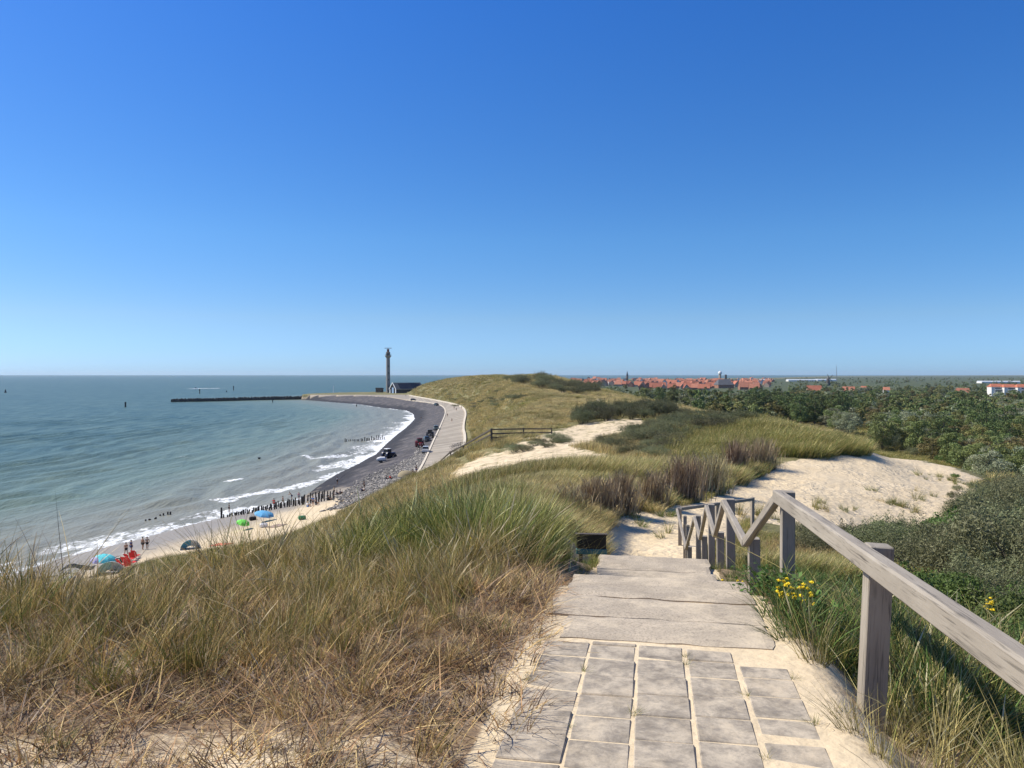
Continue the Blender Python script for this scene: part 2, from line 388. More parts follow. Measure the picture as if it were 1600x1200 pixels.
MAT = {}
MAT['ground'] = ground_material()
MAT['sea'] = sea_material()
MAT['post_wood'] = wood_material("weathered_wood", (0.37, 0.325, 0.26), (0.25, 0.215, 0.17))
MAT['dark_wood'] = wood_material("dark_fence_wood", (0.115, 0.095, 0.075), (0.07, 0.058, 0.047))
MAT['pile_wood'] = wood_material("tarry_pile_wood", (0.055, 0.048, 0.042), (0.03, 0.028, 0.026))
MAT['grass'] = leafy("grass_blades", "col", 0.22, 'INSTANCER')
MAT['leaf'] = leafy("leaves", "col", 0.22)
MAT['twig'] = leafy("twigs", "col", 0.05)
MAT['bark'] = paint("bark", (0.11, 0.09, 0.07), 0.9, 0.4, 8, 0, 0.6)

# ---------------------------------------------------------------- mesh helpers
def raw_mesh(name, co, quads=None, tris=None, smooth=False):
    """fast mesh from arrays"""
    me = bpy.data.meshes.new(name); co = np.asarray(co, np.float32)
    me.vertices.add(len(co)); me.vertices.foreach_set("co", co.ravel())
    loops = []; starts = []; k = 0
    if quads is not None and len(quads):
        q = np.asarray(quads, np.int32); loops.append(q.ravel()); starts.append(np.arange(len(q)) * 4); k = q.size
    if tris is not None and len(tris):
        t = np.asarray(tris, np.int32); loops.append(t.ravel()); starts.append(k + np.arange(len(t)) * 3)
    loops = np.concatenate(loops); starts = np.concatenate(starts)
    me.loops.add(len(loops)); me.loops.foreach_set("vertex_index", loops.astype(np.int32))
    me.polygons.add(len(starts)); me.polygons.foreach_set("loop_start", starts.astype(np.int32))
    me.update(calc_edges=True)
    me.polygons.foreach_set("use_smooth", np.full(len(me.polygons), smooth))
    return me
def fattr(me, name, vals):
    at = me.attributes.new(name, 'FLOAT', 'POINT'); at.data.foreach_set("value", np.asarray(vals, np.float32).ravel())
def cattr(me, name, cols):
    c = np.ones((len(me.vertices), 4), np.float32); c[:, :3] = cols
    at = me.attributes.new(name, 'FLOAT_COLOR', 'POINT'); at.data.foreach_set("color", c.ravel())
def link(name, me, mat=None, parent=None):
    o = bpy.data.objects.new(name, me); COL.objects.link(o)
    if mat is not None and me is not None and len(me.materials) == 0: me.materials.append(mat)
    if parent is not None: o.parent = parent
    return o
def tag(o, label=None, cat=None, group=None, kind=None):
    if label: o["label"] = label
    if cat: o["category"] = cat
    if group: o["group"] = group
    if kind: o["kind"] = kind
    return o
def empty(name, loc=(0, 0, 0), rz=0.0, label=None, cat=None, group=None):
    o = bpy.data.objects.new(name, None); COL.objects.link(o); o.location = loc; o.rotation_euler = (0, 0, rz); o.empty_display_size = 0.3
    return tag(o, label, cat, group)
def copy_tree(o, parent=None):
    c = o.copy(); COL.objects.link(c)
    if parent is not None: c.parent = parent
    for ch in list(o.children): copy_tree(ch, c)
    return c

class MB:
    """collects boxes, tubes, lathes and plates into one mesh"""
    def __init__(s): s.v = []; s.f = []
    def add(s, vs, fs):
        k = len(s.v); s.v += [tuple(p) for p in vs]; s.f += [tuple(i + k for i in f) for f in fs]; return s
    def box(s, c, d, rot=None, ch=0.0):
        x, y, z = d[0] / 2, d[1] / 2, d[2] / 2
        if ch > 0:
            vs = []; c2 = min(ch, x * .9, y * .9, z * .9)
            bm = bmesh.new(); bmesh.ops.create_cube(bm, size=1.0)
            for q in bm.verts: q.co = Vector((q.co.x * 2 * x, q.co.y * 2 * y, q.co.z * 2 * z))
            bmesh.ops.bevel(bm, geom=bm.edges[:], offset=c2, segments=1, affect='EDGES')
            bm.verts.index_update(); vs = [q.co.copy() for q in bm.verts]; fs = [tuple(q.index for q in f.verts) for f in bm.faces]; bm.free()
        else:
            vs = [Vector((a * x, b * y, e * z)) for e in (-1, 1) for a, b in ((-1, -1), (1, -1), (1, 1), (-1, 1))]
            fs = [(3, 2, 1, 0), (4, 5, 6, 7), (0, 1, 5, 4), (1, 2, 6, 5), (2, 3, 7, 6), (3, 0, 4, 7)]
        if rot is not None:
            M = rot if isinstance(rot, Matrix) else Euler(rot).to_matrix(); vs = [M @ q for q in vs]
        return s.add([(q[0] + c[0], q[1] + c[1], q[2] + c[2]) for q in vs], fs)
    def beam(s, a, b, w, h, ch=0.0):
        a = Vector(a); b = Vector(b); d = b - a; M = d.to_track_quat('Y', 'Z').to_matrix()
        return s.box((a + b) / 2, (w, d.length, h), M, ch)
    def tube(s, pts, rad, n=8, cap=True):
        pts = [Vector(p) for p in pts]; rs = rad if hasattr(rad, '__len__') else [rad] * len(pts)
        vs = []; up = Vector((0, 0, 1))
        for i, p in enumerate(pts):
            d = (pts[min(i + 1, len(pts) - 1)] - pts[max(i - 1, 0)]).normalized()
            ref = up if abs(d.z) < 0.95 else Vector((1, 0, 0))
            x = d.cross(ref).normalized(); y = d.cross(x).normalized()
            for k in range(n):
                t = 2 * math.pi * k / n; vs.append(p + (x * math.cos(t) + y * math.sin(t)) * rs[i])
        fs = [(i * n + k, i * n + (k + 1) % n, (i + 1) * n + (k + 1) % n, (i + 1) * n + k) for i in range(len(pts) - 1) for k in range(n)]
        if cap: fs += [tuple(range(n)), tuple(reversed(range((len(pts) - 1) * n, len(pts) * n)))]
        return s.add(vs, fs)
    def lathe(s, prof, n=16, c=(0, 0, 0), axis='Z'):
        vs = []
        for r_, z_ in prof:
            for k in range(n):
                t = 2 * math.pi * k / n; p = (r_ * math.cos(t), r_ * math.sin(t), z_)
                if axis == 'Y': p = (p[0], p[2], p[1])
                if axis == 'X': p = (p[2], p[0], p[1])
                vs.append((p[0] + c[0], p[1] + c[1], p[2] + c[2]))
        m = len(prof)
        fs = [(i * n + k, i * n + (k + 1) % n, (i + 1) * n + (k + 1) % n, (i + 1) * n + k) for i in range(m - 1) for k in range(n)]
        fs += [tuple(reversed(range(n))), tuple(range((m - 1) * n, m * n))]
        return s.add(vs, fs)
    def prism(s, outline, y0, y1):
        """outline in XZ, extruded along Y"""
        n = len(outline); vs = [(x, y0, z) for x, z in outline] + [(x, y1, z) for x, z in outline]
        return s.add(vs, [tuple(range(n)), tuple(reversed(range(n, 2 * n)))] + [(i, (i + 1) % n + 0, (i + 1) % n + n, i + n)[::-1] for i in range(n)])
    def mesh(s, name, smooth=False):
        me = bpy.data.meshes.new(name); me.from_pydata(s.v, [], s.f); me.update()
        bm = bmesh.new(); bm.from_mesh(me); bmesh.ops.recalc_face_normals(bm, faces=bm.faces); bm.to_mesh(me); bm.free()
        if smooth:
            me.polygons.foreach_set("use_smooth", np.full(len(me.polygons), True))
            me.set_sharp_from_angle(angle=R(38))
        return me
    def build(s, name, mat, parent=None, smooth=False): return link(name, s.mesh(name, smooth), mat, parent)

# ---------------------------------------------------------------- the ground sheet
def grid_faces(na, ns):
    i = np.arange(na - 1)[None, :]; j = np.arange(ns - 1)[:, None]; k = (j * na + i).ravel()
    return np.stack([k, k + 1, k + na + 1, k + na], 1)
SAND_BOWL = [(1105, 778), (1150, 752), (1200, 738), (1240, 717), (1290, 711), (1335, 713), (1352, 705), (1440, 713), (1450, 726), (1484, 728), (1542, 752), (1522, 778), (1488, 798), (1480, 832), (1400, 830), (1340, 830), (1270, 824), (1235, 824), (1180, 815), (1110, 795)]
SAND_PATH = [(905, 850), (930, 828), (960, 816), (1020, 800), (1060, 790), (1110, 778), (1190, 800), (1160, 830), (1120, 850), (1085, 885), (1060, 905), (960, 905), (940, 880)]
SAND_MID = [(690, 745), (730, 718), (790, 697), (860, 672), (905, 660), (960, 655), (1015, 655), (1022, 664), (965, 684), (940, 694), (900, 699), (960, 709), (975, 722), (900, 735), (840, 727), (760, 742), (710, 760)]
SAND_SPOTS = [[(872, 611), (880, 611), (884, 616), (876, 616)], [(925, 622), (935, 623), (940, 629), (930, 628)], [(770, 742), (800, 736), (830, 744), (790, 752)], [(950, 712), (1020, 720), (1060, 712), (1080, 718), (1020, 732), (960, 728)]]
def blur_poly(poly, u, v, r=5):
    acc = 0
    for du, dv in ((0, 0), (r, 0), (-r, 0), (0, r * .6), (0, -r * .6)): acc = acc + inpoly(poly, u + du, v + dv)
    return acc / 5.0
def masks(X, Y, Z, dW, dP, dF):
    u, v = project(X, Y, Z); q, s = path_frame(X, Y)
    land = dF > 0
    sand = np.zeros(X.shape)
    wob = (fbm(X / 2.5, Y / 2.5, 77, 3) - 0.5)
    for poly, y0, y1, k, r in ((SAND_BOWL, 26, 95, 1.0, 6), (SAND_PATH, 11, 48, 1.0, 6), (SAND_MID, 40, 190, 0.62, 8)):
        sand = np.maximum(sand, blur_poly(poly, u + wob * 24, v + wob * 10, r) * k * ((Y > y0) & (Y < y1)))
    for poly in SAND_SPOTS: sand = np.maximum(sand, blur_poly(poly, u, v, 3) * 0.8 * (Y > 40))
    edge = (1 - sstep(0.76, 0.92, np.abs(q - 0.08))) * sstep(-6, -4, s) * (1 - sstep(25, 30, s))
    sand = np.maximum(sand, edge)
    nearpatch = sstep(0.48, 0.62, fbm(X / 0.8, Y / 0.8, 55)) * (1 - sstep(3.5, 4.3, Y)) * 0.50
    sand = np.maximum(sand, nearpatch * land)
    side = (1 - sstep(1.0, 1.6, q)) * (q > 0) * (1 - sstep(1.5, 3.0, s)) * 0.6
    sand = np.maximum(sand, side)
    sand = np.where(land | (Y > 765), sand, 1.0)
    sand = np.maximum(sand, (1 - sstep(1, 6, dF)) * (Y < 200) * 0.85)
    rev = ((dP < 0) & (dW > -8)).astype(float) * sstep(158, 172, Y + wob * 26 + dW * 0.9)
    wet = (1 - sstep(11, 25, dW + wob * 5)) * (dP < 0) * (1 - rev)
    wet = np.maximum(wet, 0)
    dry = (1 - sstep(9, 20, Y)) * land
    field = sstep(330, 700, Y) * (dF > 60)
    paved = ((dP >= 0.5) & (dF < 0)).astype(float) * (Y > 158) * (Y < 770) * (X < 0)
    return sand, rev, dry, wet, field, paved
aa = np.unique(np.concatenate([np.linspace(-1.9, -0.76, 60), np.linspace(-0.76, 0.80, 830), np.linspace(0.80, 1.9, 60)]))
ss = np.linspace(math.log(1.4), math.log(13500.0), 900)
Yg = np.exp(ss)[:, None] - 4.0 + 0 * aa[None]
Xg = aa[None] * np.maximum(Yg + 0.6, (Yg + 4.0) * 0.9)
Zg, dWg, dPg, dFg = terrain(Xg, Yg, True)
me = raw_mesh("dune_ground", np.stack([Xg.ravel(), Yg.ravel(), Zg.ravel()], 1), grid_faces(len(aa), len(ss)), smooth=True)
sand_, rev_, dry_, wet_, field_, paved_ = masks(Xg.ravel(), Yg.ravel(), Zg.ravel(), dWg.ravel(), dPg.ravel(), dFg.ravel())
cattr(me, "mask", np.stack([sand_, rev_, dry_], 1)); fattr(me, "wet", wet_); fattr(me, "field", field_); fattr(me, "paved", paved_); fattr(me, "tide", (1 - sstep(4, 9, dWg.ravel() + (fbm(Xg.ravel() / 4, Yg.ravel() / 4, 91) - .5) * 7)) * 0.85)
tag(link("ground", me, MAT['ground']), kind="structure")

_AA, _S0, _DS = aa, ss[0], ss[1] - ss[0]
def fast_z(X, Y):
    """ground height read from the built sheet"""
    X = np.asarray(X, float); Y = np.asarray(Y, float)
    a = X / np.maximum(Y + 0.6, (Y + 4.0) * 0.9); fj = np.clip((np.log(np.maximum(Y + 4.0, 1.41)) - _S0) / _DS, 0, len(ss) - 1.001); j = fj.astype(int); fj = fj - j
    fi = np.clip(np.interp(a, _AA, np.arange(len(_AA))), 0, len(_AA) - 1.001); i = fi.astype(int); fi = fi - i
    return (Zg[j, i] * (1 - fi) + Zg[j, i + 1] * fi) * (1 - fj) + (Zg[j + 1, i] * (1 - fi) + Zg[j + 1, i + 1] * fi) * fj
def tz(x, y): return float(fast_z(x, y))
def ground(u, v):
    """where the line of sight of a pixel meets the ground"""
    a, b = ray(u, v)
    z = fast_z(a * _YS, _YS); d = (EYE + b * _YS) - np.maximum(z, 0.0)
    i = int(np.argmax(d < 0))
    if d[i] >= 0: i = len(_YS) - 1
    if i > 0: t = d[i - 1] / (d[i - 1] - d[i] + 1e-9); Y = _YS[i - 1] + t * (_YS[i] - _YS[i - 1])
    else: Y = _YS[0]
    return (a * Y, Y, max(tz(a * Y, Y), 0.0))

# ---------------------------------------------------------------- the sea
FOAM_LINES = [  # (pixels along the line, half width in metres, strength)
    ([(-60, 925), (0, 906), (94, 874), (159, 857), (225, 841), (300, 820), (345, 808), (399, 794)], 5.5, 0.62),
    ([(0, 884), (60, 868), (140, 848), (210, 832), (300, 808), (345, 800)], 4.0, 0.50),
    ([(360, 781), (402, 772), (437, 765), (472, 758), (525, 742), (560, 724)], 4.2, 0.62),
    ([(399, 795), (440, 786), (469, 781)], 2.5, 0.5),
    ([(474, 713), (507, 717), (539, 711)], 3.4, 0.60), ([(497, 735), (530, 727), (565, 716)], 5.0, 0.60),
    ([(355, 751.5), (375, 748.5)], 1.3, 0.80), ([(275, 716), (290, 715)], 1.2, 0.45),
    ([(560, 724), (589, 708), (606, 691), (621, 678), (633, 669), (643, 660), (649, 653)], 6.5, 0.76),
    ([(560, 708), (585, 695), (600, 686), (618, 672), (634, 660)], 8.0, 0.50),
    ([(649, 653), (646, 645), (635, 640), (616, 638), (591, 635), (560, 631), (520, 628)], 7.0, 0.72),
    ([(303, 607.3), (335, 606.6)], 16.0, 0.74), ([(335, 606.8), (470, 604.6)], 9.0, 0.5)]
sa = np.concatenate([np.linspace(-2.0, -0.74, 40), np.linspace(-0.73, 0.1, 620), np.linspace(0.11, 1.2, 60)])
sy = np.exp(np.linspace(math.log(50.0), math.log(14000.0), 760))
Ys = sy[:, None] + 0 * sa[None]; Xs = sa[None] * Ys
dWs = sdist(WATER_LINE, Xs, Ys).reshape(Xs.shape)
am = (1 - sstep(260, 700, Ys)) * sstep(1.0, 14, -dWs)
ph = dWs / 8.5 + (fbm(Xs / 60, Ys / 60, 41) - 0.5) * 3.2
crest = np.clip(np.sin(ph * 2 * math.pi), -1, 1)
Zs = am * (0.30 * np.sign(crest) * np.abs(crest) ** 1.4 * (0.25 + 1.2 * sstep(0.4, 0.75, fbm(Xs / 14, Ys / 40, 43))) + (fbm(Xs / 3, Ys / 6, 44) - 0.5) * 0.35)
foam_ = np.zeros(Xs.size)
for px_, wd_, st_ in FOAM_LINES:
    ln_ = h2(px_, 0.0); x_ = Xs.ravel(); y_ = Ys.ravel()
    sel = np.where((y_ > min(p[1] for p in ln_) - 40) & (y_ < max(p[1] for p in ln_) + 40) & (x_ > min(p[0] for p in ln_) - 40) & (x_ < max(p[0] for p in ln_) + 40))[0]
    d_ = np.abs(sdist(ln_, x_[sel], y_[sel], False) + (fbm(x_[sel] / 9, y_[sel] / 9, 61) - 0.5) * wd_ * 1.8)
    foam_[sel] = np.maximum(foam_[sel], st_ * (1 - sstep(wd_ * 0.35, wd_, d_)))
fcs = grid_faces(len(sa), len(sy)); keep = (dWs.ravel()[fcs] < 6).any(axis=1)
me = raw_mesh("sea", np.stack([Xs.ravel(), Ys.ravel(), Zs.ravel()], 1), fcs[keep], smooth=True)
fattr(me, "foam", foam_); fattr(me, "shallow", sstep(-150, 0, dWs.ravel()) ** 1.3 * (1 - sstep(500, 1200, Ys.ravel()) * 0.6))
tag(link("sea", me, MAT['sea']), kind="structure")

# ---------------------------------------------------------------- the promenade on the dyke
def resample(line, n):
    L = np.array(line, float); d = np.r_[0, np.cumsum(np.hypot(*np.diff(L, axis=0).T))]
    t = np.linspace(0, d[-1], n); return np.stack([np.interp(t, d, L[:, 0]), np.interp(t, d, L[:, 1])], 1)
def chaikin(line, k=2):
    L = np.array(line, float)
    for _ in range(k):
        a = L[:-1] * .75 + L[1:] * .25; b = L[:-1] * .25 + L[1:] * .75
        L = np.concatenate([L[:1], np.stack([a, b], 1).reshape(-1, 2), L[-1:]])
    return L
def promenade():
    a = resample(chaikin(EDGE_SEA[:9]), 260); b = resample(chaikin(EDGE_LAND), 260)
    co = []; pv = []; n = 9; run = np.r_[0, np.cumsum(np.hypot(*np.diff((a + b) / 2, axis=0).T))]
    for i in range(len(a)):
        for k in range(n):
            t = k / (n - 1); p = a[i] * (1 - t) + b[i] * t; co.append((p[0], p[1], 5.10)); pv.append((t, run[i] / 100.0, 0))
    me = raw_mesh("promenade", co, grid_faces(n, len(a)))
    cattr(me, "pv", np.array(pv))
    m = NT("promenade_concrete"); at = m.n("ShaderNodeAttribute"); at.attribute_name = "pv"
    sp = m.n("ShaderNodeSeparateColor"); m.l(at.outputs["Color"], sp.inputs[0])
    al = m.math('MULTIPLY', sp.outputs[1], 100.0)
    v = m.coord(); f = m.noise(v, 0.35, 5, 0.6); f2 = m.noise(v, 3.0, 4, 0.6)
    base = m.ramp(f, [(0.3, (0.31, 0.268, 0.208)), (0.7, (0.41, 0.36, 0.285))])
    jl = m.math('LESS_THAN', m.math('FRACT', m.math('DIVIDE', al, 3.6)), 0.12)
    base = m.mix(m.math('MULTIPLY', jl, 0.55), base, (0.27, 0.235, 0.20))
    slab = m.n("ShaderNodeTexWhiteNoise"); slab.noise_dimensions = '1D'; m.l(m.math('FLOOR', m.math('DIVIDE', al, 3.6)), slab.inputs["W"])
    base = m.mix(0.22, base, slab.outputs["Value"], 'OVERLAY')
    base = m.mix(m.ramp(f2, [(0.35, 0.3), (0.55, 0.0)]), base, (0.30, 0.26, 0.21))
    m.fin(base, 0.9, m.bump(f2, 0.3, 0.02))
    tag(link("promenade_road", me, m.m), kind="structure")
    kerb = paint("kerb_concrete", (0.62, 0.55, 0.44), 0.9, 0.2, 1.2)
    for nm, L, w, z0, z1, side in (("promenade_kerb", a, 0.5, 4.6, 5.28, 1), ("dune_foot_kerb", b, 0.8, 4.6, 5.75, -1)):
        co = []
        for i in range(len(L)):
            d = L[min(i + 1, len(L) - 1)] - L[max(i - 1, 0)]; d /= np.hypot(*d); nrm = np.array((d[1], -d[0])) * side
            p0 = L[i] - nrm * w * 0.5; p1 = L[i] + nrm * w * 0.5
            co += [(p0[0], p0[1], z0), (p0[0], p0[1], z1), (p1[0], p1[1], z1), (p1[0], p1[1], z0)]
        me = raw_mesh(nm, co, grid_faces(4, len(L)))
        tag(link(nm, me, kerb), kind="structure")
promenade()

# ---------------------------------------------------------------- paved path, concrete steps
def paving():
    mb = MB(); r = random.Random(3); qs = [-0.65, -0.35, -0.06, 0.225, 0.512, 0.80]
    gap = [.012, .014, .017, .020, .026, .02]
    off = [0.03, 0.0, 0.05, 0.09, 0.14]
    for c in range(5):
        s = -3.0 + off[c]; end = 1.62 - (0.0 if c < 3 else 0.06) - (0.22 if c == 4 else 0)
        while s < end - 0.05:
            L = min(0.268, end - s)
            if True:
                q0 = qs[c] + gap[c] * .5; q1 = qs[c + 1] - gap[c + 1] * .5
                x, y = path_xy((q0 + q1) / 2 + r.uniform(-.003, .003), s + L / 2)
                zz = float(path_z(s + L / 2)) - 0.0255 + r.uniform(-.004, .005) - (0.004 if c == 4 else 0)
                rot = Euler((r.uniform(-.006, .006) + (0.0), r.uniform(-.007, .007) + (0.006 if c == 3 else 0), -math.atan2(PT[0], PT[1]) + r.uniform(-.008, .008)))
                mb.box((x, y, zz), (q1 - q0, L - r.uniform(0.013, 0.022), 0.06), rot, 0.006)
            s += 0.268
    m = NT("paving_concrete"); v = m.coord()
    f = m.noise(v, 6.5, 8, 0.72, 0.35); f2 = m.noise(v, 70, 4, 0.75); f3 = m.noise(v, 17.0, 6, 0.72, 0.3)
    col = m.ramp(f, [(0.30, (0.155, 0.132, 0.102)), (0.44, (0.285, 0.243, 0.188)), (0.56, (0.44, 0.375, 0.285)), (0.72, (0.58, 0.49, 0.36))])
    col = m.mix(m.ramp(f3, [(0.36, 0.55), (0.5, 0.0)]), col, (0.20, 0.175, 0.148))
    col = m.mix(m.ramp(f2, [(0.3, 0.4), (0.5, 0.0)]), col, (0.22, 0.20, 0.18))
    # blown sand lying on the stones
    col = m.mix(m.ramp(m.noise(v, 2.1, 8, 0.75, 0.2), [(0.50, 0.0), (0.68, 0.85)]), col, (0.62, 0.51, 0.36))
    m.fin(col, 0.9, m.bump(f2, 0.35, 0.003, m.bump(f3, 0.3, 0.006)))
    tag(mb.build("paved_path", m.m), kind="structure")
paving()
def slabs():
    m = NT("step_concrete"); v = m.coord()
    f = m.noise(v, 2.4, 6, 0.65, 0.3); f2 = m.noise(v, 60, 4, 0.75); f3 = m.noise(v, 14, 5, 0.7)
    col = m.ramp(f, [(0.3, (0.33, 0.275, 0.205)), (0.5, (0.44, 0.37, 0.275)), (0.72, (0.55, 0.46, 0.34))])
    col = m.mix(m.ramp(f2, [(0.36, 0.8), (0.52, 0.0)]), col, (0.20, 0.165, 0.13))
    col = m.mix(m.ramp(f3, [(0.3, 0.5), (0.48, 0.0)]), col, (0.33, 0.28, 0.225))
    col = m.mix(m.ramp(m.noise(v, 1.7, 8, 0.78, 0.3), [(0.5, 0.0), (0.68, 0.75)]), col, (0.66, 0.55, 0.39))
    m.fin(col, 0.92, m.bump(f2, 0.5, 0.004, m.bump(f3, 0.4, 0.008)))
    edges = [1.66, 2.22, 2.80, 3.36, 3.72, 4.10, 4.50, 4.95, 5.6, 6.25, 6.85, 7.45, 7.85, 8.25, 8.65, 9.05, 9.45, 10.2, 11.1, 11.5, 11.95, 12.4, 12.8, 13.15, 13.9, 14.6, 15.1, 15.6, 16.1, 16.6]
    mb = MB(); r = random.Random(5)
    for i in range(len(edges) - 1):
        s0, s1 = edges[i], edges[i + 1]; zt = float(path_z(s0 + 0.03)) + (0.004 if i == 0 else 0.0 if i < 3 else 0) + r.uniform(-.006, .006)
        lift = r.uniform(-.005, .007)
        ql, qr = -0.66 + r.uniform(-.05, .03) + (0.08 if i == 0 else 0), 0.82 + r.uniform(-.03, .03) - (0.06 if i == 0 else 0)
        # irregular, worn outline: a fine strip mesh with a broken front edge
        nseg = 26; top = []; L = s1 - s0 - 0.02
        rowsn = 6
        vs = []; fs = []
        for a in range(rowsn):
            for b in range(nseg + 1):
                q = ql + (qr - ql) * b / nseg; s = s0 + 0.01 + L * a / (rowsn - 1)
                if a in (0, rowsn - 1): s += (vnoise(q * 9 + i * 13, a * 5.0, 3) - 0.5) * 0.03 + (vnoise(q * 2.2 + i * 7, 1.0, 8) - 0.5) * 0.05
                if b in (0, nseg): q += (float(vnoise(s * 6, i + b * 3.0, 4)) - 0.5) * 0.05
                x, y = path_xy(q, float(s)); z = (float(path_z(s)) + 0.006 + lift if s1 < 3.4 or (5.0 < s0 < 7.4) else zt) + (float(vnoise(q * 5, float(s) * 5, 12)) - .5) * .012 - (0.008 if a in (0, rowsn - 1) or b in (0, nseg) else 0)
                vs.append((x, y, z))
        w = nseg + 1
        for a in range(rowsn - 1):
            for b in range(nseg): k = a * w + b; fs.append((k, k + 1, k + w + 1, k + w))
        ring = [b for b in range(w)] + [a * w + nseg for a in range(1, rowsn)] + [(rowsn - 1) * w + b for b in range(nseg - 1, -1, -1)] + [a * w for a in range(rowsn - 2, 0, -1)]
        base = len(vs)
        for k in ring: vs.append((vs[k][0], vs[k][1], zt - 0.22))
        nr = len(ring)
        for j in range(nr): fs.append((ring[j], base + j, base + (j + 1) % nr, ring[(j + 1) % nr]))
        mb.add(vs, fs)
    tag(mb.build("path_steps", m.m), kind="structure")
slabs()

# ---------------------------------------------------------------- grass: tufts of blades, scattered as ground cover
STRAW = [(0.50, 0.385, 0.16), (0.57, 0.45, 0.215), (0.42, 0.315, 0.125)]
OLIVE = [(0.225, 0.205, 0.055), (0.28, 0.25, 0.075), (0.175, 0.17, 0.042)]
GREEN = [(0.10, 0.155, 0.035), (0.075, 0.125, 0.03), (0.14, 0.19, 0.05)]
BROWN = [(0.30, 0.185, 0.09), (0.38, 0.25, 0.13), (0.22, 0.14, 0.075)]
GREY = [(0.19, 0.155, 0.12), (0.26, 0.215, 0.165), (0.13, 0.105, 0.085)]
def blades(n, h, hv, spread, lean, width, palettes, rng, segs=4, curl=0.6, wind=(0, 0), seeds=0.0, wv=0.4):
    """n bent, tapering blades; returns vertices, quads, colours"""
    V = []; Q = []; Cc = []; k = 0
    pal = [c_ for p, w in palettes for _ in range(w) for c_ in p]
    for i in range(n):
        r0 = spread * math.sqrt(rng.random()); t0 = rng.random() * 2 * math.pi
        bx, by = r0 * math.cos(t0), r0 * math.sin(t0)
        hh = max(0.03, h * (1 + hv * (rng.random() * 2 - 1)))
        dirn = t0 + rng.normal(0, 0.9); ln = lean * (0.35 + rng.random() * 0.9)
        dx, dy = math.cos(dirn) * ln + wind[0], math.sin(dirn) * ln + wind[1]
        w = width * (1 + wv * (rng.random() * 2 - 1)); face = rng.random() * math.pi
        wx, wy = math.cos(face) * w / 2, math.sin(face) * w / 2
        c = np.array(pal[int(rng.random() * len(pal))]) * (0.42 + 1.3 * rng.random() ** 1.4)
        cu = curl * (0.4 + rng.random() * 1.1); head = rng.random() < seeds
        for s in range(segs + 1):
            t = s / segs; bend = t * (1 + cu * t)
            drop = 0.28 * cu * ln * t * t * t
            x = bx + dx * hh * bend; y = by + dy * hh * bend; z = hh * (t - drop)
            tw = (1 - t ** 1.6) * (1 if s < segs else 0) + 0.12
            if head and s >= segs - 1: tw = 1.6 if s == segs - 1 else 0.5
            V.append((x - wx * tw, y - wy * tw, z - 0.02)); V.append((x + wx * tw, y + wy * tw, z - 0.02))
            cc = c if not (head and s >= segs - 1) else np.array((0.50, 0.42, 0.27))
            Cc.append(cc); Cc.append(cc)
            if s: Q.append((k - 2, k - 1, k + 1, k))
            k += 2
    return V, Q, Cc
def tuft_mesh(name, parts, mat='grass'):
    V = []; Q = []; Cc = []
    for v, q, c in parts:
        k = len(V); V += v; Q += [tuple(i + k for i in f) for f in q]; Cc += list(c)
    me = raw_mesh(name, V, Q); cattr(me, "col", np.array(Cc)); me.materials.append(MAT[mat]); return me
def leaf_sprays(n, h, spread, size, cols, rng):
    """small broad leaves on short stalks: bramble and herbs"""
    V = []; Q = []; Cc = []; k = 0
    for i in range(n):
        r0 = spread * math.sqrt(rng.random()); t0 = rng.random() * 6.283; z = h * rng.random() ** 0.7
        c = np.array((r0 * math.cos(t0), r0 * math.sin(t0), z)); a = rng.random() * 6.283; up = rng.normal(0, .5, 3) + np.array((0, 0, 1.0)); up /= np.linalg.norm(up)
        f = np.array((math.cos(a), math.sin(a), -0.25)); f -= up * f.dot(up); f /= np.linalg.norm(f); sd = np.cross(up, f); L = size * (0.6 + rng.random() * 0.8)
        V += [tuple(c), tuple(c + f * L * .5 + sd * L * .36), tuple(c + f * L), tuple(c + f * L * .5 - sd * L * .36)]
        Q.append((k, k + 1, k + 2, k + 3)); k += 4
        cc = np.array(cols[int(rng.random() * len(cols))]) * (0.7 + rng.random() * .6); Cc += [cc] * 4
    return V, Q, Cc
def kit(name, meshes):
    """a library collection of tuft kinds, kept out of the scene"""
    c = bpy.data.collections.new(name)
    for i, me in enumerate(meshes):
        o = bpy.data.objects.new("%s_%02d" % (name, i), me); c.objects.link(o)
    return c
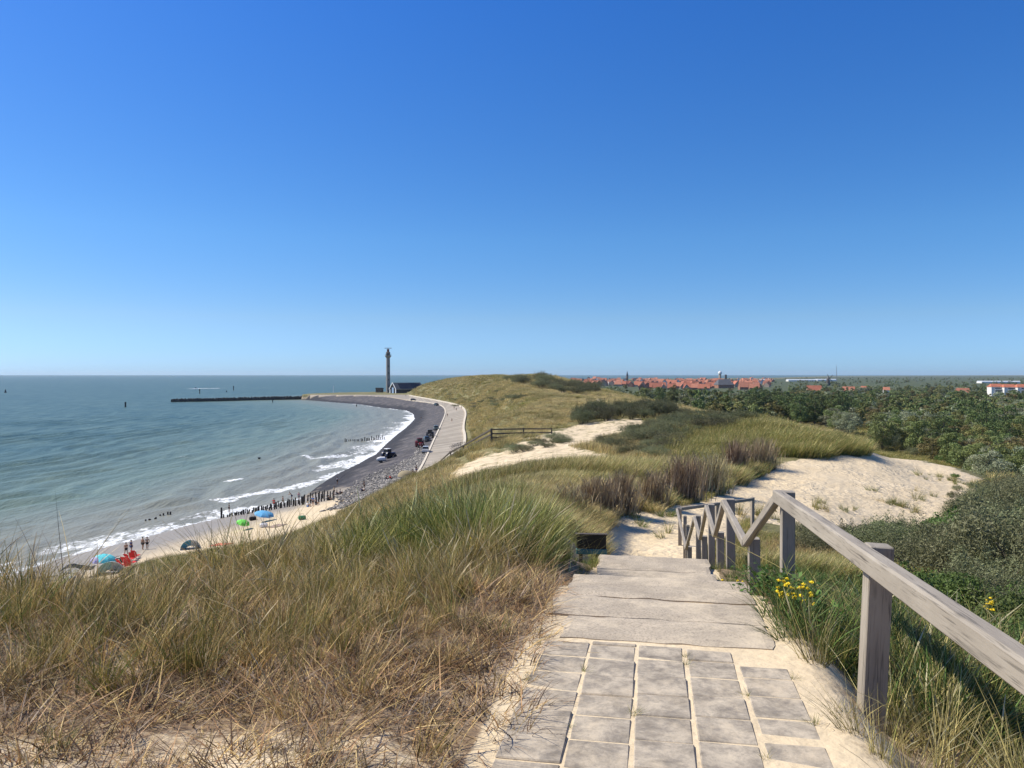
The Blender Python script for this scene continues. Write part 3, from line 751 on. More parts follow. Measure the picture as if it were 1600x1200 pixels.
def scatter(name, col, P, rot, scale, tint, idx, label, cat):
    me = bpy.data.meshes.new(name); me.vertices.add(len(P)); me.vertices.foreach_set("co", np.asarray(P, np.float32).ravel())
    at = me.attributes.new("rot", 'FLOAT_VECTOR', 'POINT'); at.data.foreach_set("vector", np.asarray(rot, np.float32).ravel())
    at = me.attributes.new("scl", 'FLOAT_VECTOR', 'POINT'); at.data.foreach_set("vector", np.asarray(scale, np.float32).ravel())
    at = me.attributes.new("kind_index", 'INT', 'POINT'); at.data.foreach_set("value", np.asarray(idx, np.int32))
    cattr(me, "tint", np.asarray(tint))
    o = link(name, me); tag(o, label, cat, None, "stuff")
    ng = bpy.data.node_groups.new(name, 'GeometryNodeTree')
    ng.interface.new_socket("Geometry", in_out='INPUT', socket_type='NodeSocketGeometry'); ng.interface.new_socket("Geometry", in_out='OUTPUT', socket_type='NodeSocketGeometry')
    N = ng.nodes; gi = N.new("NodeGroupInput"); go = N.new("NodeGroupOutput"); ip = N.new("GeometryNodeInstanceOnPoints"); ci = N.new("GeometryNodeCollectionInfo")
    ci.inputs["Collection"].default_value = col; ci.inputs["Separate Children"].default_value = True; ci.inputs["Reset Children"].default_value = True
    def na(nm, ty): n = N.new("GeometryNodeInputNamedAttribute"); n.data_type = ty; n.inputs["Name"].default_value = nm; return n.outputs["Attribute"]
    e2r = N.new("FunctionNodeEulerToRotation"); ng.links.new(na("rot", 'FLOAT_VECTOR'), e2r.inputs[0])
    ng.links.new(gi.outputs[0], ip.inputs["Points"]); ng.links.new(ci.outputs[0], ip.inputs["Instance"]); ip.inputs["Pick Instance"].default_value = True
    ng.links.new(na("kind_index", 'INT'), ip.inputs["Instance Index"]); ng.links.new(e2r.outputs[0], ip.inputs["Rotation"]); ng.links.new(na("scl", 'FLOAT_VECTOR'), ip.inputs["Scale"])
    ng.links.new(ip.outputs[0], go.inputs[0])
    md = o.modifiers.new("scatter", 'NODES'); md.node_group = ng
    return o
g = np.random.default_rng(5)
W = (0.16, -0.05)    # the prevailing sea wind leans everything inland
TUFTS = []
# 0-3 tall marram, green-olive
for i in range(4): TUFTS.append(tuft_mesh("marram", [blades(60, 0.62, 0.45, 0.12, 0.34, 0.0085, [(OLIVE, 3), (GREEN, 2), (STRAW, 3)], g, 5, 0.7, W, 0.04)]))
# 4-7 straw, wispy with seed heads
for i in range(4): TUFTS.append(tuft_mesh("straw_grass", [blades(55, 0.58, 0.5, 0.14, 0.34, 0.0075, [(STRAW, 6), (OLIVE, 2), (BROWN, 1)], g, 5, 0.9, W, 0.12)]))
# 8-11 short dead turf
for i in range(4): TUFTS.append(tuft_mesh("dead_turf", [blades(100, 0.11, 0.6, 0.20, 0.8, 0.0052, [(BROWN, 4), (STRAW, 3), (GREY, 2)], g, 3, 0.9)]))
# 12-14 fresh green grass
for i in range(3): TUFTS.append(tuft_mesh("green_grass", [blades(70, 0.34, 0.5, 0.14, 0.55, 0.0085, [(GREEN, 6), (OLIVE, 2), (STRAW, 1)], g, 4, 0.8)]))
# 15-16 leafy herbs
for i in range(2): TUFTS.append(tuft_mesh("herbs", [leaf_sprays(110, 0.34, 0.24, 0.055, [(0.085, 0.16, 0.03), (0.065, 0.12, 0.028), (0.12, 0.20, 0.04)], g), blades(22, 0.36, 0.4, 0.22, 0.4, 0.005, [(GREEN, 2), (STRAW, 1)], g, 4)]))
# 17-18 orange dead grass
for i in range(2): TUFTS.append(tuft_mesh("rusty_grass", [blades(75, 0.5, 0.45, 0.17, 0.3, 0.007, [(BROWN, 6), (STRAW, 1)], g, 5, 0.8, W, 0.1)]))
# 19-21 single long dry stalks, lying or leaning
for i in range(3): TUFTS.append(tuft_mesh("dry_stalks", [blades(5, 0.75, 0.4, 0.15, 0.8, 0.008, [(STRAW, 5), (GREY, 1)], g, 6, 0.7, (0, 0), 0.3)]))
NEAR = kit("near_tufts", TUFTS)
# wide patches for the slopes further off
PATCH = []
for i in range(4): PATCH.append(tuft_mesh("marram_patch", [blades(220, 0.55, 0.5, 0.75, 0.35, 0.016, [(OLIVE, 3), (STRAW, 6), (GREEN, 1)], g, 3, 0.7, (0.22, -0.05))]))
for i in range(3): PATCH.append(tuft_mesh("straw_patch", [blades(220, 0.40, 0.5, 0.8, 0.4, 0.015, [(STRAW, 7), (OLIVE, 2), (BROWN, 1)], g, 3, 0.8, (0.25, -0.05))]))
for i in range(3): PATCH.append(tuft_mesh("green_patch", [blades(240, 0.56, 0.45, 0.75, 0.35, 0.016, [(GREEN, 2), (OLIVE, 5), (STRAW, 2)], g, 3, 0.7, (0.25, -0.08))]))
SLOPE = kit("slope_patches", PATCH)

def allowed(X, Y, Z, dF, sand, lim=0.35): return (dF > 1.0) & (sand < lim)
def sample(n, ufun): return ufun(n)
def near_grass():
    P = []; rot = []; scl = []; tint = []; idx = []
    def put(x, y, kind, sc, tn, lean=0.12, zs=1.0):
        P.append((x, y)); rot.append((g.normal(0, lean), g.normal(0, lean), g.random() * 6.283)); scl.append((sc, sc, sc * zs)); tint.append(tn); idx.append(kind)
    def rnd(n, xr, yr): return g.uniform(xr[0], xr[1], n), g.uniform(yr[0], yr[1], n)
    # left of the path
    X, Y = rnd(34000, (-20, 5), (1.9, 30)); q, s = path_frame(X, Y)
    ok = (q < -0.70) & (X > -0.85 * Y - 1.5); X, Y, q, s = X[ok], Y[ok], q[ok], s[ok]
    clump = fbm(X / 1.1, Y / 1.1, 201); tone = fbm(X / 2.6, Y / 2.6, 202); bare = fbm(X / 0.8, Y / 0.8, 55)
    Zt, _, _, dF_ = terrain(X, Y, True); u, v = project(X, Y, Zt)
    sd = np.maximum(blur_poly(SAND_PATH, u, v), 0) * (Y > 14.5)
    tall = sstep(3.5, 5.2, Y + (clump - .5) * 2.2 + np.clip((u - 560) / 500.0, -1.1, 0.5) * -0.8) * sstep(0.7, 1.9, -q + (clump - .5) * 1.2 + 0.6 * sstep(8, 10, Y))
    for i in range(len(X)):
        if sd[i] > 0.5 and q[i] > -1.6: continue
        x, y = X[i], Y[i]; r = g.random(); d = y
        t = tall[i]
        if t < 0.45:
            if y > 8: continue
            dens = 1.0 if bare[i] < 0.54 else 0.38
            if r < dens * .8 and -q[i] > 0.82: put(x + g.normal(0, .05), y + g.normal(0, .05), 8 + int(g.random() * 4), g.uniform(.9, 1.4), np.array((1, .95, .9)) * g.uniform(.8, 1.3), 0.1, 0.45)
            if -q[i] < 0.92: dens *= 0.25
            if r > dens: continue
            rr = g.random()
            if rr < 0.72: put(x, y, 8 + int(g.random() * 4), g.uniform(0.7, 1.25), np.array((1, 0.93, 0.88)) * g.uniform(0.7, 1.25))
            elif rr < 0.80: put(x, y, 12 + int(g.random() * 3), g.uniform(0.2, 0.5), np.array((1.1, 1, .9)) * g.uniform(.7, 1.2))
            elif rr < 0.90: put(x, y, 4 + int(g.random() * 4), g.uniform(0.25, 0.55), np.array((1, .95, .9)) * g.uniform(.8, 1.2))
            elif rr < 0.95: put(x, y, 19 + int(g.random() * 3), g.uniform(0.2, 0.4), (1, 1, 1), 0.9)
        else:
            if clump[i] < 0.47 and y < 9 and r < 0.9:
                k = int(g.choice([8 + int(g.random() * 4), 4 + int(g.random() * 4), int(g.random() * 4)], p=[.28, .27, .45])); sc = g.uniform(1.0, 1.6) if k > 7 else g.uniform(.24, .5)
                put(x, y, k, sc, np.array((1.05, 1, .9)) * g.uniform(.75, 1.25)); continue
            far = sstep(14, 26, y); keep_p = (0.95 if clump[i] > 0.47 else 0.35) * (1 - 0.35 * far)
            if r > keep_p: continue
            sc = (0.30 + 0.60 * t * (0.1 + 1.5 * sstep(.3, .75, clump[i]))) * g.uniform(0.75, 1.2) * float(0.60 + 0.30 * sstep(300, 640, u[i])) * float(0.76 + .24 * sstep(6.8, 8.5, y)) * float(1 - 0.3 * sstep(9, 15, y)) * float(1 - .25 * sstep(820, 900, u[i]))
            sc *= (1.3 if clump[i] > .6 else 1.0) if u[i] < 430 else float(0.84 - .34 * sstep(850, 900, u[i]))
            uu = u[i]; tn = np.array((1.1, 1.1, 1.05)) * g.uniform(0.75, 1.25)
            if uu < 520 and 4.8 < y < 7.5 and g.random() < 0.05: put(x, y, 19 + int(g.random() * 3), g.uniform(.7, 1.0), (1, 1, 1), 0.12)
            rust = (abs(uu - 575) < 130) and 6.5 < y < 9.5 and tone[i] > 0.46
            greenz = uu > 540 and y > 8.0
            rr = g.random()
            if rust and rr < 0.6: k = 17 + int(g.random() * 2)
            elif greenz: k = (0 + int(g.random() * 4)) if rr < 0.72 else (12 + int(g.random() * 3) if rr < 0.82 else 4 + int(g.random() * 4)); tn = tn * np.array((0.85, 1.0, 0.8))
            elif uu < 330 and y > 5.3: k = 4 + int(g.random() * 4) if rr < 0.70 else int(g.random() * 4); tn = tn * np.array((1.1, 1.05, 1.05))
            else: k = int(g.random() * 4) if rr < 0.42 + (tone[i] - .5) else (4 + int(g.random() * 4) if rr < 0.80 else (8 + int(g.random() * 4) if rr < 0.92 else 19 + int(g.random() * 3)))
            if g.random() < 0.045 and y > 5: k = 19 + int(g.random() * 3); sc = g.uniform(.55, .95)
            put(x, y, k, sc * (2.2 if 8 <= k < 12 else 1), tn, 0.13)
    # right of the path
    X, Y = rnd(17000, (0.8, 24), (1.2, 26)); q, s = path_frame(X, Y)
    ok = (q > 0.86) & (X < 0.95 * Y + 2.5); X, Y, q = X[ok], Y[ok], q[ok]
    clump = fbm(X / 0.9, Y / 0.9, 301); tone = fbm(X / 2.0, Y / 2.0, 302)
    Zt = terrain(X, Y); u, v = project(X, Y, Zt); sd = np.maximum(blur_poly(SAND_PATH, u, v) * (Y > 11), blur_poly(SAND_BOWL, u, v) * (Y > 24))
    for i in range(len(X)):
        if sd[i] > 0.45: continue
        x, y = X[i], Y[i]; rr = g.random()
        if q[i] < 1.3 and y < 4.3 and g.random() < 0.8: continue
        if g.random() > (0.95 if clump[i] > 0.42 else 0.6) * (1 - 0.4 * sstep(12, 26, y)): continue
        edge = sstep(0.9, 2.2, q[i]); tn = np.array((0.92, 1.0, 0.9)) * g.uniform(0.65, 1.15)
        if y > 10 and 1200 < u[i] < 1345 and v[i] < 880: k = 4 + int(g.random() * 4) if rr < .7 else 17; tn = np.array((1.15, 1.05, .95)) * g.uniform(.8, 1.2)
        elif y < 4.3 and tone[i] > 0.52: k = 4 + int(g.random() * 4) if rr < 0.6 else 8 + int(g.random() * 4)
        elif tone[i] < (0.52 if y < 6.5 else .43): k = 15 + int(g.random() * 2) if rr < 0.6 else 12 + int(g.random() * 3)
        else: k = 12 + int(g.random() * 3) if rr < 0.58 else (int(g.random() * 4) if rr < 0.78 else (4 + int(g.random() * 4) if rr < 0.93 else 19 + int(g.random() * 3)))
        sc = (0.62 + 0.55 * edge) * g.uniform(0.7, 1.25) * float(1 + .15 * sstep(4, 5, y) * (1 - sstep(6, 7, y))) * float(1 - .35 * sstep(6.5, 8.5, y) * (1 - sstep(2.2, 3.5, q[i]))) * (0.62 if k < 8 else 1.0) * float(1 - 0.4 * sstep(6, 12, y))
        if k in (15, 16): sc = min(sc, .75) * float(1 - .4 * sstep(6, 8, y))
        put(x, y, k, sc, tn, 0.15)
    for (uu, vv, m_) in ((1275, 795, 5), (1300, 792, 4), (1322, 794, 3), (1395, 786, 5), (1412, 792, 6), (1425, 797, 6), (1440, 783, 4), (1455, 778, 3), (1380, 770, 2), (1475, 747, 6), (1490, 752, 7), (1505, 757, 7), (1520, 762, 5), (1340, 760, 1), (1460, 752, 4), (1230, 800, 3), (1190, 808, 4), (1210, 812, 4), (1172, 812, 3), (1040, 806, 5), (1022, 803, 4), (1052, 842, 3), (1000, 812, 3), (985, 815, 3)):
        gx, gy, gz = ground(uu, vv)
        for j in range(m_): put(gx + g.normal(0, .018 * gy * .5), gy + g.normal(0, .5), int(g.choice([12, 13, 14, 0, 1, 5])), g.uniform(.5, 1.1), np.array((1.0, 1.0, .9)) * g.uniform(.8, 1.2), 0.2)
    for (qq, s_) in ((-.35, 1.1), (-.06, .55), (.225, 1.45), (.225, 1.3), (.512, .9), (.512, .2), (-.35, .35), (.8, 1.2), (.79, .6), (-.66, .9), (-.67, 1.5)):
        x, y = path_xy(qq, s_); put(x, y, 12 + int(g.random() * 3), g.uniform(.07, .16), np.array((1.2, 1.1, .9)), .3)
    P2 = np.array(P); z = terrain(P2[:, 0], P2[:, 1]); P3 = np.c_[P2, z - 0.01]
    scatter("dune_grass", NEAR, P3, rot, scl, np.array(tint), idx, "tall wind-bent dune grass and dry turf beside the stair path", "grass")
    return len(P)
def slope_grass():
    # even in the picture: uniform in bearing and in the logarithm of distance, then thinned
    n = 70000
    s = g.uniform(math.log(13.0), math.log(980.0), n); Y = np.exp(s); a = g.uniform(-0.5, 0.78, n); X = a * Y
    n2 = 14000; Y2 = g.uniform(18, 75, n2); X2 = g.uniform(-0.5, 0.75, n2) * Y2; n3 = 16000; Y3 = g.uniform(150, 800, n3); X3 = g.uniform(-0.13, 0.2, n3) * Y3; X = np.r_[X, X2, X3]; Y = np.r_[Y, Y2, Y3]
    Z, dW, dP, dF = terrain(X, Y, True); u, v = project(X, Y, Z)
    sand, rev, dry, wet, field, paved = masks(X, Y, Z, dW, dP, dF)
    q, s_ = path_frame(X, Y)
    sel = (dF > 2.5) & (sand < 0.45) & ((np.abs(q) > 1.6) | (s_ > 28)) & (u > -200) & (u < 1800)
    sel &= ~((Y < 28) & (q < 0) & (q > -14) & (Y < 20))
    sel &= ~((q > 0.5) & (Y > 24) & (Y < 60) & (v < 840) & (u > 1180)); sel &= ~(inpoly([(1335, 690), (1440, 702), (1560, 745), (1550, 765), (1440, 730), (1345, 712)], u, v) & (Y < 84))
    sel &= ~((field > 0.6) & (g.random(len(X)) < 0.9))
    thin = (sand > 0.12) & (g.random(len(X)) < 0.6); sel &= ~thin
    mid_sand = blur_poly(SAND_MID, u, v); sel &= ~((mid_sand > 0.2) & (g.random(len(X)) < 0.55))
    X, Y, Z, u, v, s2, q = X[sel], Y[sel], Z[sel], u[sel], v[sel], sand[sel], q[sel]
    tone = fbm(X / 14, Y / 14, 401); tone2 = fbm(X / 4, Y / 4, 402)
    hum = inpoly([(1040, 700), (1060, 670), (1180, 655), (1330, 680), (1345, 715), (1200, 735), (1060, 735)], u, v) & (Y > 45) & (Y < 120)
    k = np.where(tone + (tone2 - .5) * .6 > 0.47, 4 + (g.random(len(X)) * 3).astype(int), (g.random(len(X)) * 4).astype(int))
    greenish = hum | ((q > 0.5) & (Y < 46) & (g.random(len(X)) < .6)) | ((tone < 0.40) & (g.random(len(X)) < 0.35)) | ((u > 1330) & (Y > 70))
    k = np.where(greenish, 7 + (g.random(len(X)) * 3).astype(int), k)
    sc = (0.85 + 0.5 * g.random(len(X))) * (0.75 + 0.6 * tone2) * (1 + 1.0 * sstep(120, 500, Y))
    small = (Y < 40); sc = np.where(small, sc * 0.55, sc); rightside = (q > 0.5) & (Y < 46); sc = np.where(rightside, sc * 0.55, sc)
    tint = (np.array((1.14, 1.17, 1.24))[None] * (0.75 + 0.5 * g.random((len(X), 1)))) * (0.7 + 0.6 * tone2[:, None])
    tint = np.where(greenish[:, None], tint * np.array((1.04, 1.0, 0.92)), tint)
    rot = np.stack([g.normal(0, .1, len(X)), g.normal(0, .1, len(X)), g.normal(0, 0.5, len(X))], 1)
    zs = np.where(Y > 120, 0.75, 1.0)
    scatter("marram_slope", SLOPE, np.c_[X, Y, Z - 0.02], rot, np.stack([sc, sc, sc * zs], 1), tint, k, "straw and olive marram covering the dune slopes", "grass")
    return len(X)
print("near tufts", near_grass(), "slope patches", slope_grass())

# ---------------------------------------------------------------- woody plants
def leaf_cloud(clumps, n, size, cols, rng, aspect=0.55, outward=0.75, colvar=0.25, fill=0.35):
    """leaf-sized faces through clumps (cx, cy, cz, rx, ry, rz); leaves face outwards with scatter"""
    cl = np.array(clumps, float); vol = (cl[:, 3] * cl[:, 4] + cl[:, 3] * cl[:, 5]); pick = rng.choice(len(cl), n, p=vol / vol.sum())
    d = rng.normal(0, 1, (n, 3)); d /= np.linalg.norm(d, axis=1)[:, None]; d[:, 2] = np.where(d[:, 2] < -0.5, -d[:, 2], d[:, 2])
    rad = 1 - fill * rng.random(n) ** 1.6 + rng.normal(0, .06, n)
    c = cl[pick, :3] + d * cl[pick, 3:] * rad[:, None]
    nr = d * outward + rng.normal(0, 0.45, (n, 3)); nr /= np.linalg.norm(nr, axis=1)[:, None]
    t = np.cross(nr, rng.normal(0, 1, (n, 3))); t /= np.linalg.norm(t, axis=1)[:, None]; b = np.cross(nr, t)
    L = size * (0.6 + 0.8 * rng.random(n))[:, None]
    V = np.stack([c - t * L * .5, c + b * L * aspect * .5 + nr * L * .06, c + t * L * .5, c - b * L * aspect * .5 + nr * L * .06], 1).reshape(-1, 3)
    Q = np.arange(n * 4).reshape(n, 4)
    base = np.array(cols)[rng.integers(0, len(cols), n)]; cv = np.array(cols)[rng.integers(0, len(cols), len(cl))][pick]
    col = (0.3 * base + 0.7 * cv) * (1 - colvar + 2 * colvar * rng.random((n, 1)))
    return V, Q, np.repeat(col, 4, 0)
def cloud_mesh(name, clumps, n, size, cols, rng, mat='leaf', **kw):
    V, Q, Cc = leaf_cloud(clumps, n, size, cols, rng, **kw); me = raw_mesh(name, V, Q); cattr(me, "col", Cc); me.materials.append(MAT[mat]); return me
def limbs(mb, base, top, r0, rng, n=5, spread=1.6, start=0.35):
    """a bent trunk with limbs"""
    b = np.array(base, float); t = np.array(top, float); pts = [b + (t - b) * k / 4 + np.r_[rng.normal(0, .10, 2), 0] * (k > 0) for k in range(5)]
    mb.tube(pts, [r0 * (1 - 0.17 * k) for k in range(5)], 7)
    for i in range(n):
        f = start + (0.95 - start) * i / max(1, n - 1); p = b + (t - b) * f; a = rng.random() * 6.283; L = spread * (0.6 + rng.random() * .6)
        q = p + np.array((math.cos(a) * L * .55, math.sin(a) * L * .55, L * .45)); e = p + np.array((math.cos(a) * L, math.sin(a) * L, L * (0.7 + rng.random() * .4)))
        mb.tube([p, q, e], [r0 * .5 * (1 - f * .4), r0 * .3, r0 * .1], 5)
gt = np.random.default_rng(17)
def crown_clumps(h, r, n, rng, low=0.35, flat=0.6):
    out = []
    for i in range(n):
        z = h * (low + (0.97 - low) * rng.random()); k = (z / h - low) / (1 - low); rr = r * (0.55 + 0.6 * math.sin(math.pi * min(1, k * .9 + .12))) * math.sqrt(rng.random()) * 0.85
        a = rng.random() * 6.283; s = r * (0.24 + 0.24 * rng.random()) * (1.1 - .45 * k)
        out.append((rr * math.cos(a), rr * math.sin(a), min(z, h - s * .4), s * (0.9 + .3 * rng.random()), s * (0.9 + .3 * rng.random()), s * flat * (0.9 + .4 * rng.random())))
    return out
DARKLEAF = [(0.118, 0.151, 0.045), (0.155, 0.181, 0.055), (0.092, 0.121, 0.041)]
MIDLEAF = [(0.185, 0.213, 0.064), (0.148, 0.180, 0.057), (0.225, 0.243, 0.084)]
GREYLEAF = [(0.266, 0.286, 0.166), (0.319, 0.332, 0.206), (0.213, 0.239, 0.133)]
WARMLEAF = [(0.221, 0.198, 0.065), (0.184, 0.176, 0.058), (0.265, 0.221, 0.080)]
SHRUBLEAF = [(0.189, 0.199, 0.092), (0.154, 0.165, 0.076), (0.231, 0.235, 0.119)]
GREENLEAF = [(0.096, 0.156, 0.032), (0.076, 0.126, 0.028), (0.126, 0.186, 0.042)]
TREE_KINDS = []   # (name, crown mesh, trunk mesh, height, radius, words)
def tree_kind(words, h, r, ncl, nleaf, size, cols, low=0.3, flat=0.65, trunk_r=0.16, seed=0):
    rng = np.random.default_rng(seed); cl = crown_clumps(h, r, ncl, rng, low, flat)
    crown = cloud_mesh("crown", cl, nleaf, size, cols, rng, outward=0.7)
    mb = MB(); limbs(mb, (0, 0, -0.3), (rng.normal(0, .3), rng.normal(0, .3), h * .8), trunk_r, rng, 6, r * .7); tm = mb.mesh("trunk", True); tm.materials.append(MAT['bark'])
    TREE_KINDS.append((words, crown, tm, h, r))
tree_kind("dark green", 7.5, 3.0, 30, 4200, 0.33, DARKLEAF, 0.18, 0.7, 0.17, 1)
tree_kind("dark green", 8.5, 2.6, 28, 4200, 0.33, DARKLEAF, 0.2, 0.8, 0.16, 2)
tree_kind("mid green", 7.0, 3.2, 30, 4200, 0.33, MIDLEAF, 0.16, 0.65, 0.16, 3)
tree_kind("mid green", 6.5, 2.8, 26, 4000, 0.32, MIDLEAF, 0.15, 0.7, 0.15, 4)
tree_kind("grey green", 6.0, 3.3, 32, 4200, 0.28, GREYLEAF, 0.12, 0.6, 0.14, 5)
tree_kind("grey green", 5.2, 2.9, 28, 4000, 0.27, GREYLEAF, 0.1, 0.6, 0.14, 6)
tree_kind("olive brown", 6.6, 3.1, 30, 4200, 0.33, WARMLEAF, 0.15, 0.65, 0.15, 7)
BUSH_KINDS = []
def bush_kind(words, h, r, ncl, nleaf, size, cols, aspect=0.45, seed=0, spikes=0):
    rng = np.random.default_rng(seed); cl = []
    for i in range(ncl):
        a = rng.random() * 6.283; rr = r * math.sqrt(rng.random()) * .8; s = r * (0.22 + .2 * rng.random()); z = h * (0.25 + 0.6 * rng.random() * (1 - .5 * (rr / r) ** 2))
        cl.append((rr * math.cos(a), rr * math.sin(a), min(z, h - s * .5), s, s, s * .8))
    for i in range(spikes):
        a = rng.random() * 6.283; rr = r * math.sqrt(rng.random()) * .75; s = r * .10; zt = h * (0.75 + .4 * rng.random())
        for k in range(3): cl.append((rr * math.cos(a), rr * math.sin(a), zt - k * s * 1.6, s * (1 + .3 * k), s * (1 + .3 * k), s * 1.6))
    crown = cloud_mesh("foliage", cl, nleaf, size, cols, rng, aspect=aspect, outward=0.55, fill=0.5)
    mb = MB()
    for i in range(7):
        a = rng.random() * 6.283; L = r * (0.5 + .4 * rng.random()); mb.tube([(0.1 * math.cos(a), 0.1 * math.sin(a), -0.2), (L * .45 * math.cos(a), L * .45 * math.sin(a), h * .4), (L * math.cos(a), L * math.sin(a), h * .75)], [.05, .035, .012], 5)
    tm = mb.mesh("stem", True); tm.materials.append(MAT['bark'])
    BUSH_KINDS.append((words, crown, tm, h, r))
bush_kind("grey green", 1.7, 1.7, 30, 8500, 0.085, SHRUBLEAF, 0.35, 31, 14)
bush_kind("dark olive", 1.5, 1.6, 28, 8500, 0.085, [(0.115, 0.12, 0.053), (0.15, 0.15, 0.07), (0.09, 0.098, 0.043)], 0.35, 32, 14)
bush_kind("bright green", 1.4, 1.7, 26, 7500, 0.09, GREENLEAF, 0.6, 33, 6)
bush_kind("grey green", 1.9, 1.9, 32, 9500, 0.09, SHRUBLEAF, 0.35, 34, 18)
def grow(kind, name, parts, x, y, z, sc, rz, label, cat, group, zs=1.0):
    e = empty(name, (x, y, z - 0.05), rz, label, cat, group); e.scale = (sc, sc, sc * zs)
    link(parts[0], kind[1], None, e); link(parts[1], kind[2], None, e); return e

CNT = {}
def plant_bushes():
    r = random.Random(21); k = 0
    def area(poly, step, y0, y1, sc, kinds, label, group, jit=0.5, zs=1.0, limit=200, lim=None):
        """shrubs over a patch of the slope, spread by their real spacing"""
        nonlocal k
        us = [p[0] for p in poly]; vs = [p[1] for p in poly]; pts = []
        tries = 0
        while tries < 2600 and len(pts) < limit:
            tries += 1
            u, v = r.uniform(min(us), max(us)), r.uniform(min(vs), max(vs))
            if not bool(inpoly(poly, np.array([u]), np.array([v]))[0]): continue
            x, y, z = ground(u, v)
            if not (y0 < y < y1): continue
            if any((x - p[0]) ** 2 + (y - p[1]) ** 2 < (step * (0.75 + .5 * r.random())) ** 2 for p in pts): continue
            pts.append((x, y, z))
        for (x, y, z) in pts:
            kd = BUSH_KINDS[r.choice(kinds)]; s = sc * r.uniform(0.75, 1.3)
            if lim:      # keep the crowns below the line where the open sand begins
                uu, _ = project(x, y, z); vl = np.interp(float(uu), [p[0] for p in lim], [p[1] for p in lim]); hmax = (float(EYE + ray(float(uu), vl)[1] * y) - z) / kd[3]
                s = min(s, max(hmax, 0.25))
            CNT[group] = CNT.get(group, 0) + 1
            grow(kd, "shrub", ("foliage", "stem"), x, y, z, s, r.uniform(0, 6.28), label % kd[0], "shrub", group, zs * r.uniform(.85, 1.2)); k += 1
    LIM = [(1200, 830), (1335, 824), (1400, 816), (1440, 826), (1480, 828), (1520, 778), (1560, 752), (1640, 735)]
    area([(888, 660), (915, 648), (965, 640), (1040, 642), (1048, 652), (985, 655), (930, 660), (895, 664)], 3.1, 80, 260, 1.3, [1], "%s shrub in the dark thicket above the far sand patch", "thicket above the far sand patch", limit=38)
    area([(918, 694), (960, 684), (1030, 662), (1040, 648), (1110, 648), (1178, 655), (1165, 665), (1090, 682), (1055, 704), (1035, 718), (990, 714), (975, 705)], 2.9, 55, 240, 1.1, [0, 1, 1], "low %s shrub on the slope between the sand and the grassy hummock", "low shrubs on the middle slope", zs=0.62, limit=84)
    area([(790, 704), (820, 694), (870, 688), (885, 693), (850, 700), (805, 708)], 2.4, 60, 200, 0.9, [1, 0], "flat %s shrub on the bare sand below the wooden fence", "flat shrubs below the fence", zs=0.5, limit=12)
    area([(700, 616), (790, 612), (820, 625), (760, 640), (710, 636)], 14, 120, 700, 2.0, [1, 0], "%s scrub clump on the seaward dune face", "scrub on the seaward dune face", zs=0.35, limit=16)
    area([(780, 592), (880, 598), (940, 612), (900, 618), (820, 604)], 7, 150, 700, 2.2, [1, 3], "%s bush on the dune ridge before the village", "bushes on the dune ridge", zs=0.7, limit=29)
    area([(1340, 838), (1400, 830), (1490, 834), (1520, 800), (1620, 775), (1640, 960), (1560, 960), (1450, 915), (1380, 880)], 1.75, 13, 75, 0.95, [0, 1, 3, 0, 2], "spiky %s shrub on the slope behind the handrail", "shrubs behind the handrail", limit=72, lim=LIM)
    area([(1480, 745), (1545, 750), (1620, 740), (1640, 790), (1530, 800), (1490, 800)], 2.0, 40, 140, 1.1, [0, 1, 3, 2], "tall %s shrub at the right edge of the sand hollow", "shrubs at the edge of the sand hollow", limit=24, lim=LIM)
    area([(1345, 690), (1400, 694), (1450, 704), (1500, 720), (1555, 744), (1552, 754), (1500, 732), (1446, 718), (1400, 708), (1352, 702)], 1.7, 64, 200, 1.0, [0, 1, 3, 2], "%s shrub along the far rim of the sand hollow", "shrubs along the rim of the sand hollow", limit=16)
    area([(1352, 690), (1440, 704), (1548, 748), (1562, 735), (1480, 702), (1372, 678)], 2.3, 95, 230, 1.75, [0, 1, 3, 1], "broad %s shrub in the dip behind the sand hollow", "shrubs in the dip behind the sand hollow", limit=18)
    area([(1390, 925), (1480, 935), (1640, 985), (1640, 1090), (1560, 1040), (1440, 965)], 0.9, 5, 15, 0.42, [2, 2, 1], "%s bramble bush just below the long handrail", "bramble bushes below the handrail", limit=16)
    area([(1215, 832), (1330, 832), (1345, 860), (1290, 880), (1225, 860)], 1.5, 10, 40, 0.6, [0, 1], "small %s bush beside the lower handrail posts", "bushes beside the handrail posts", limit=8, lim=LIM)
    return k
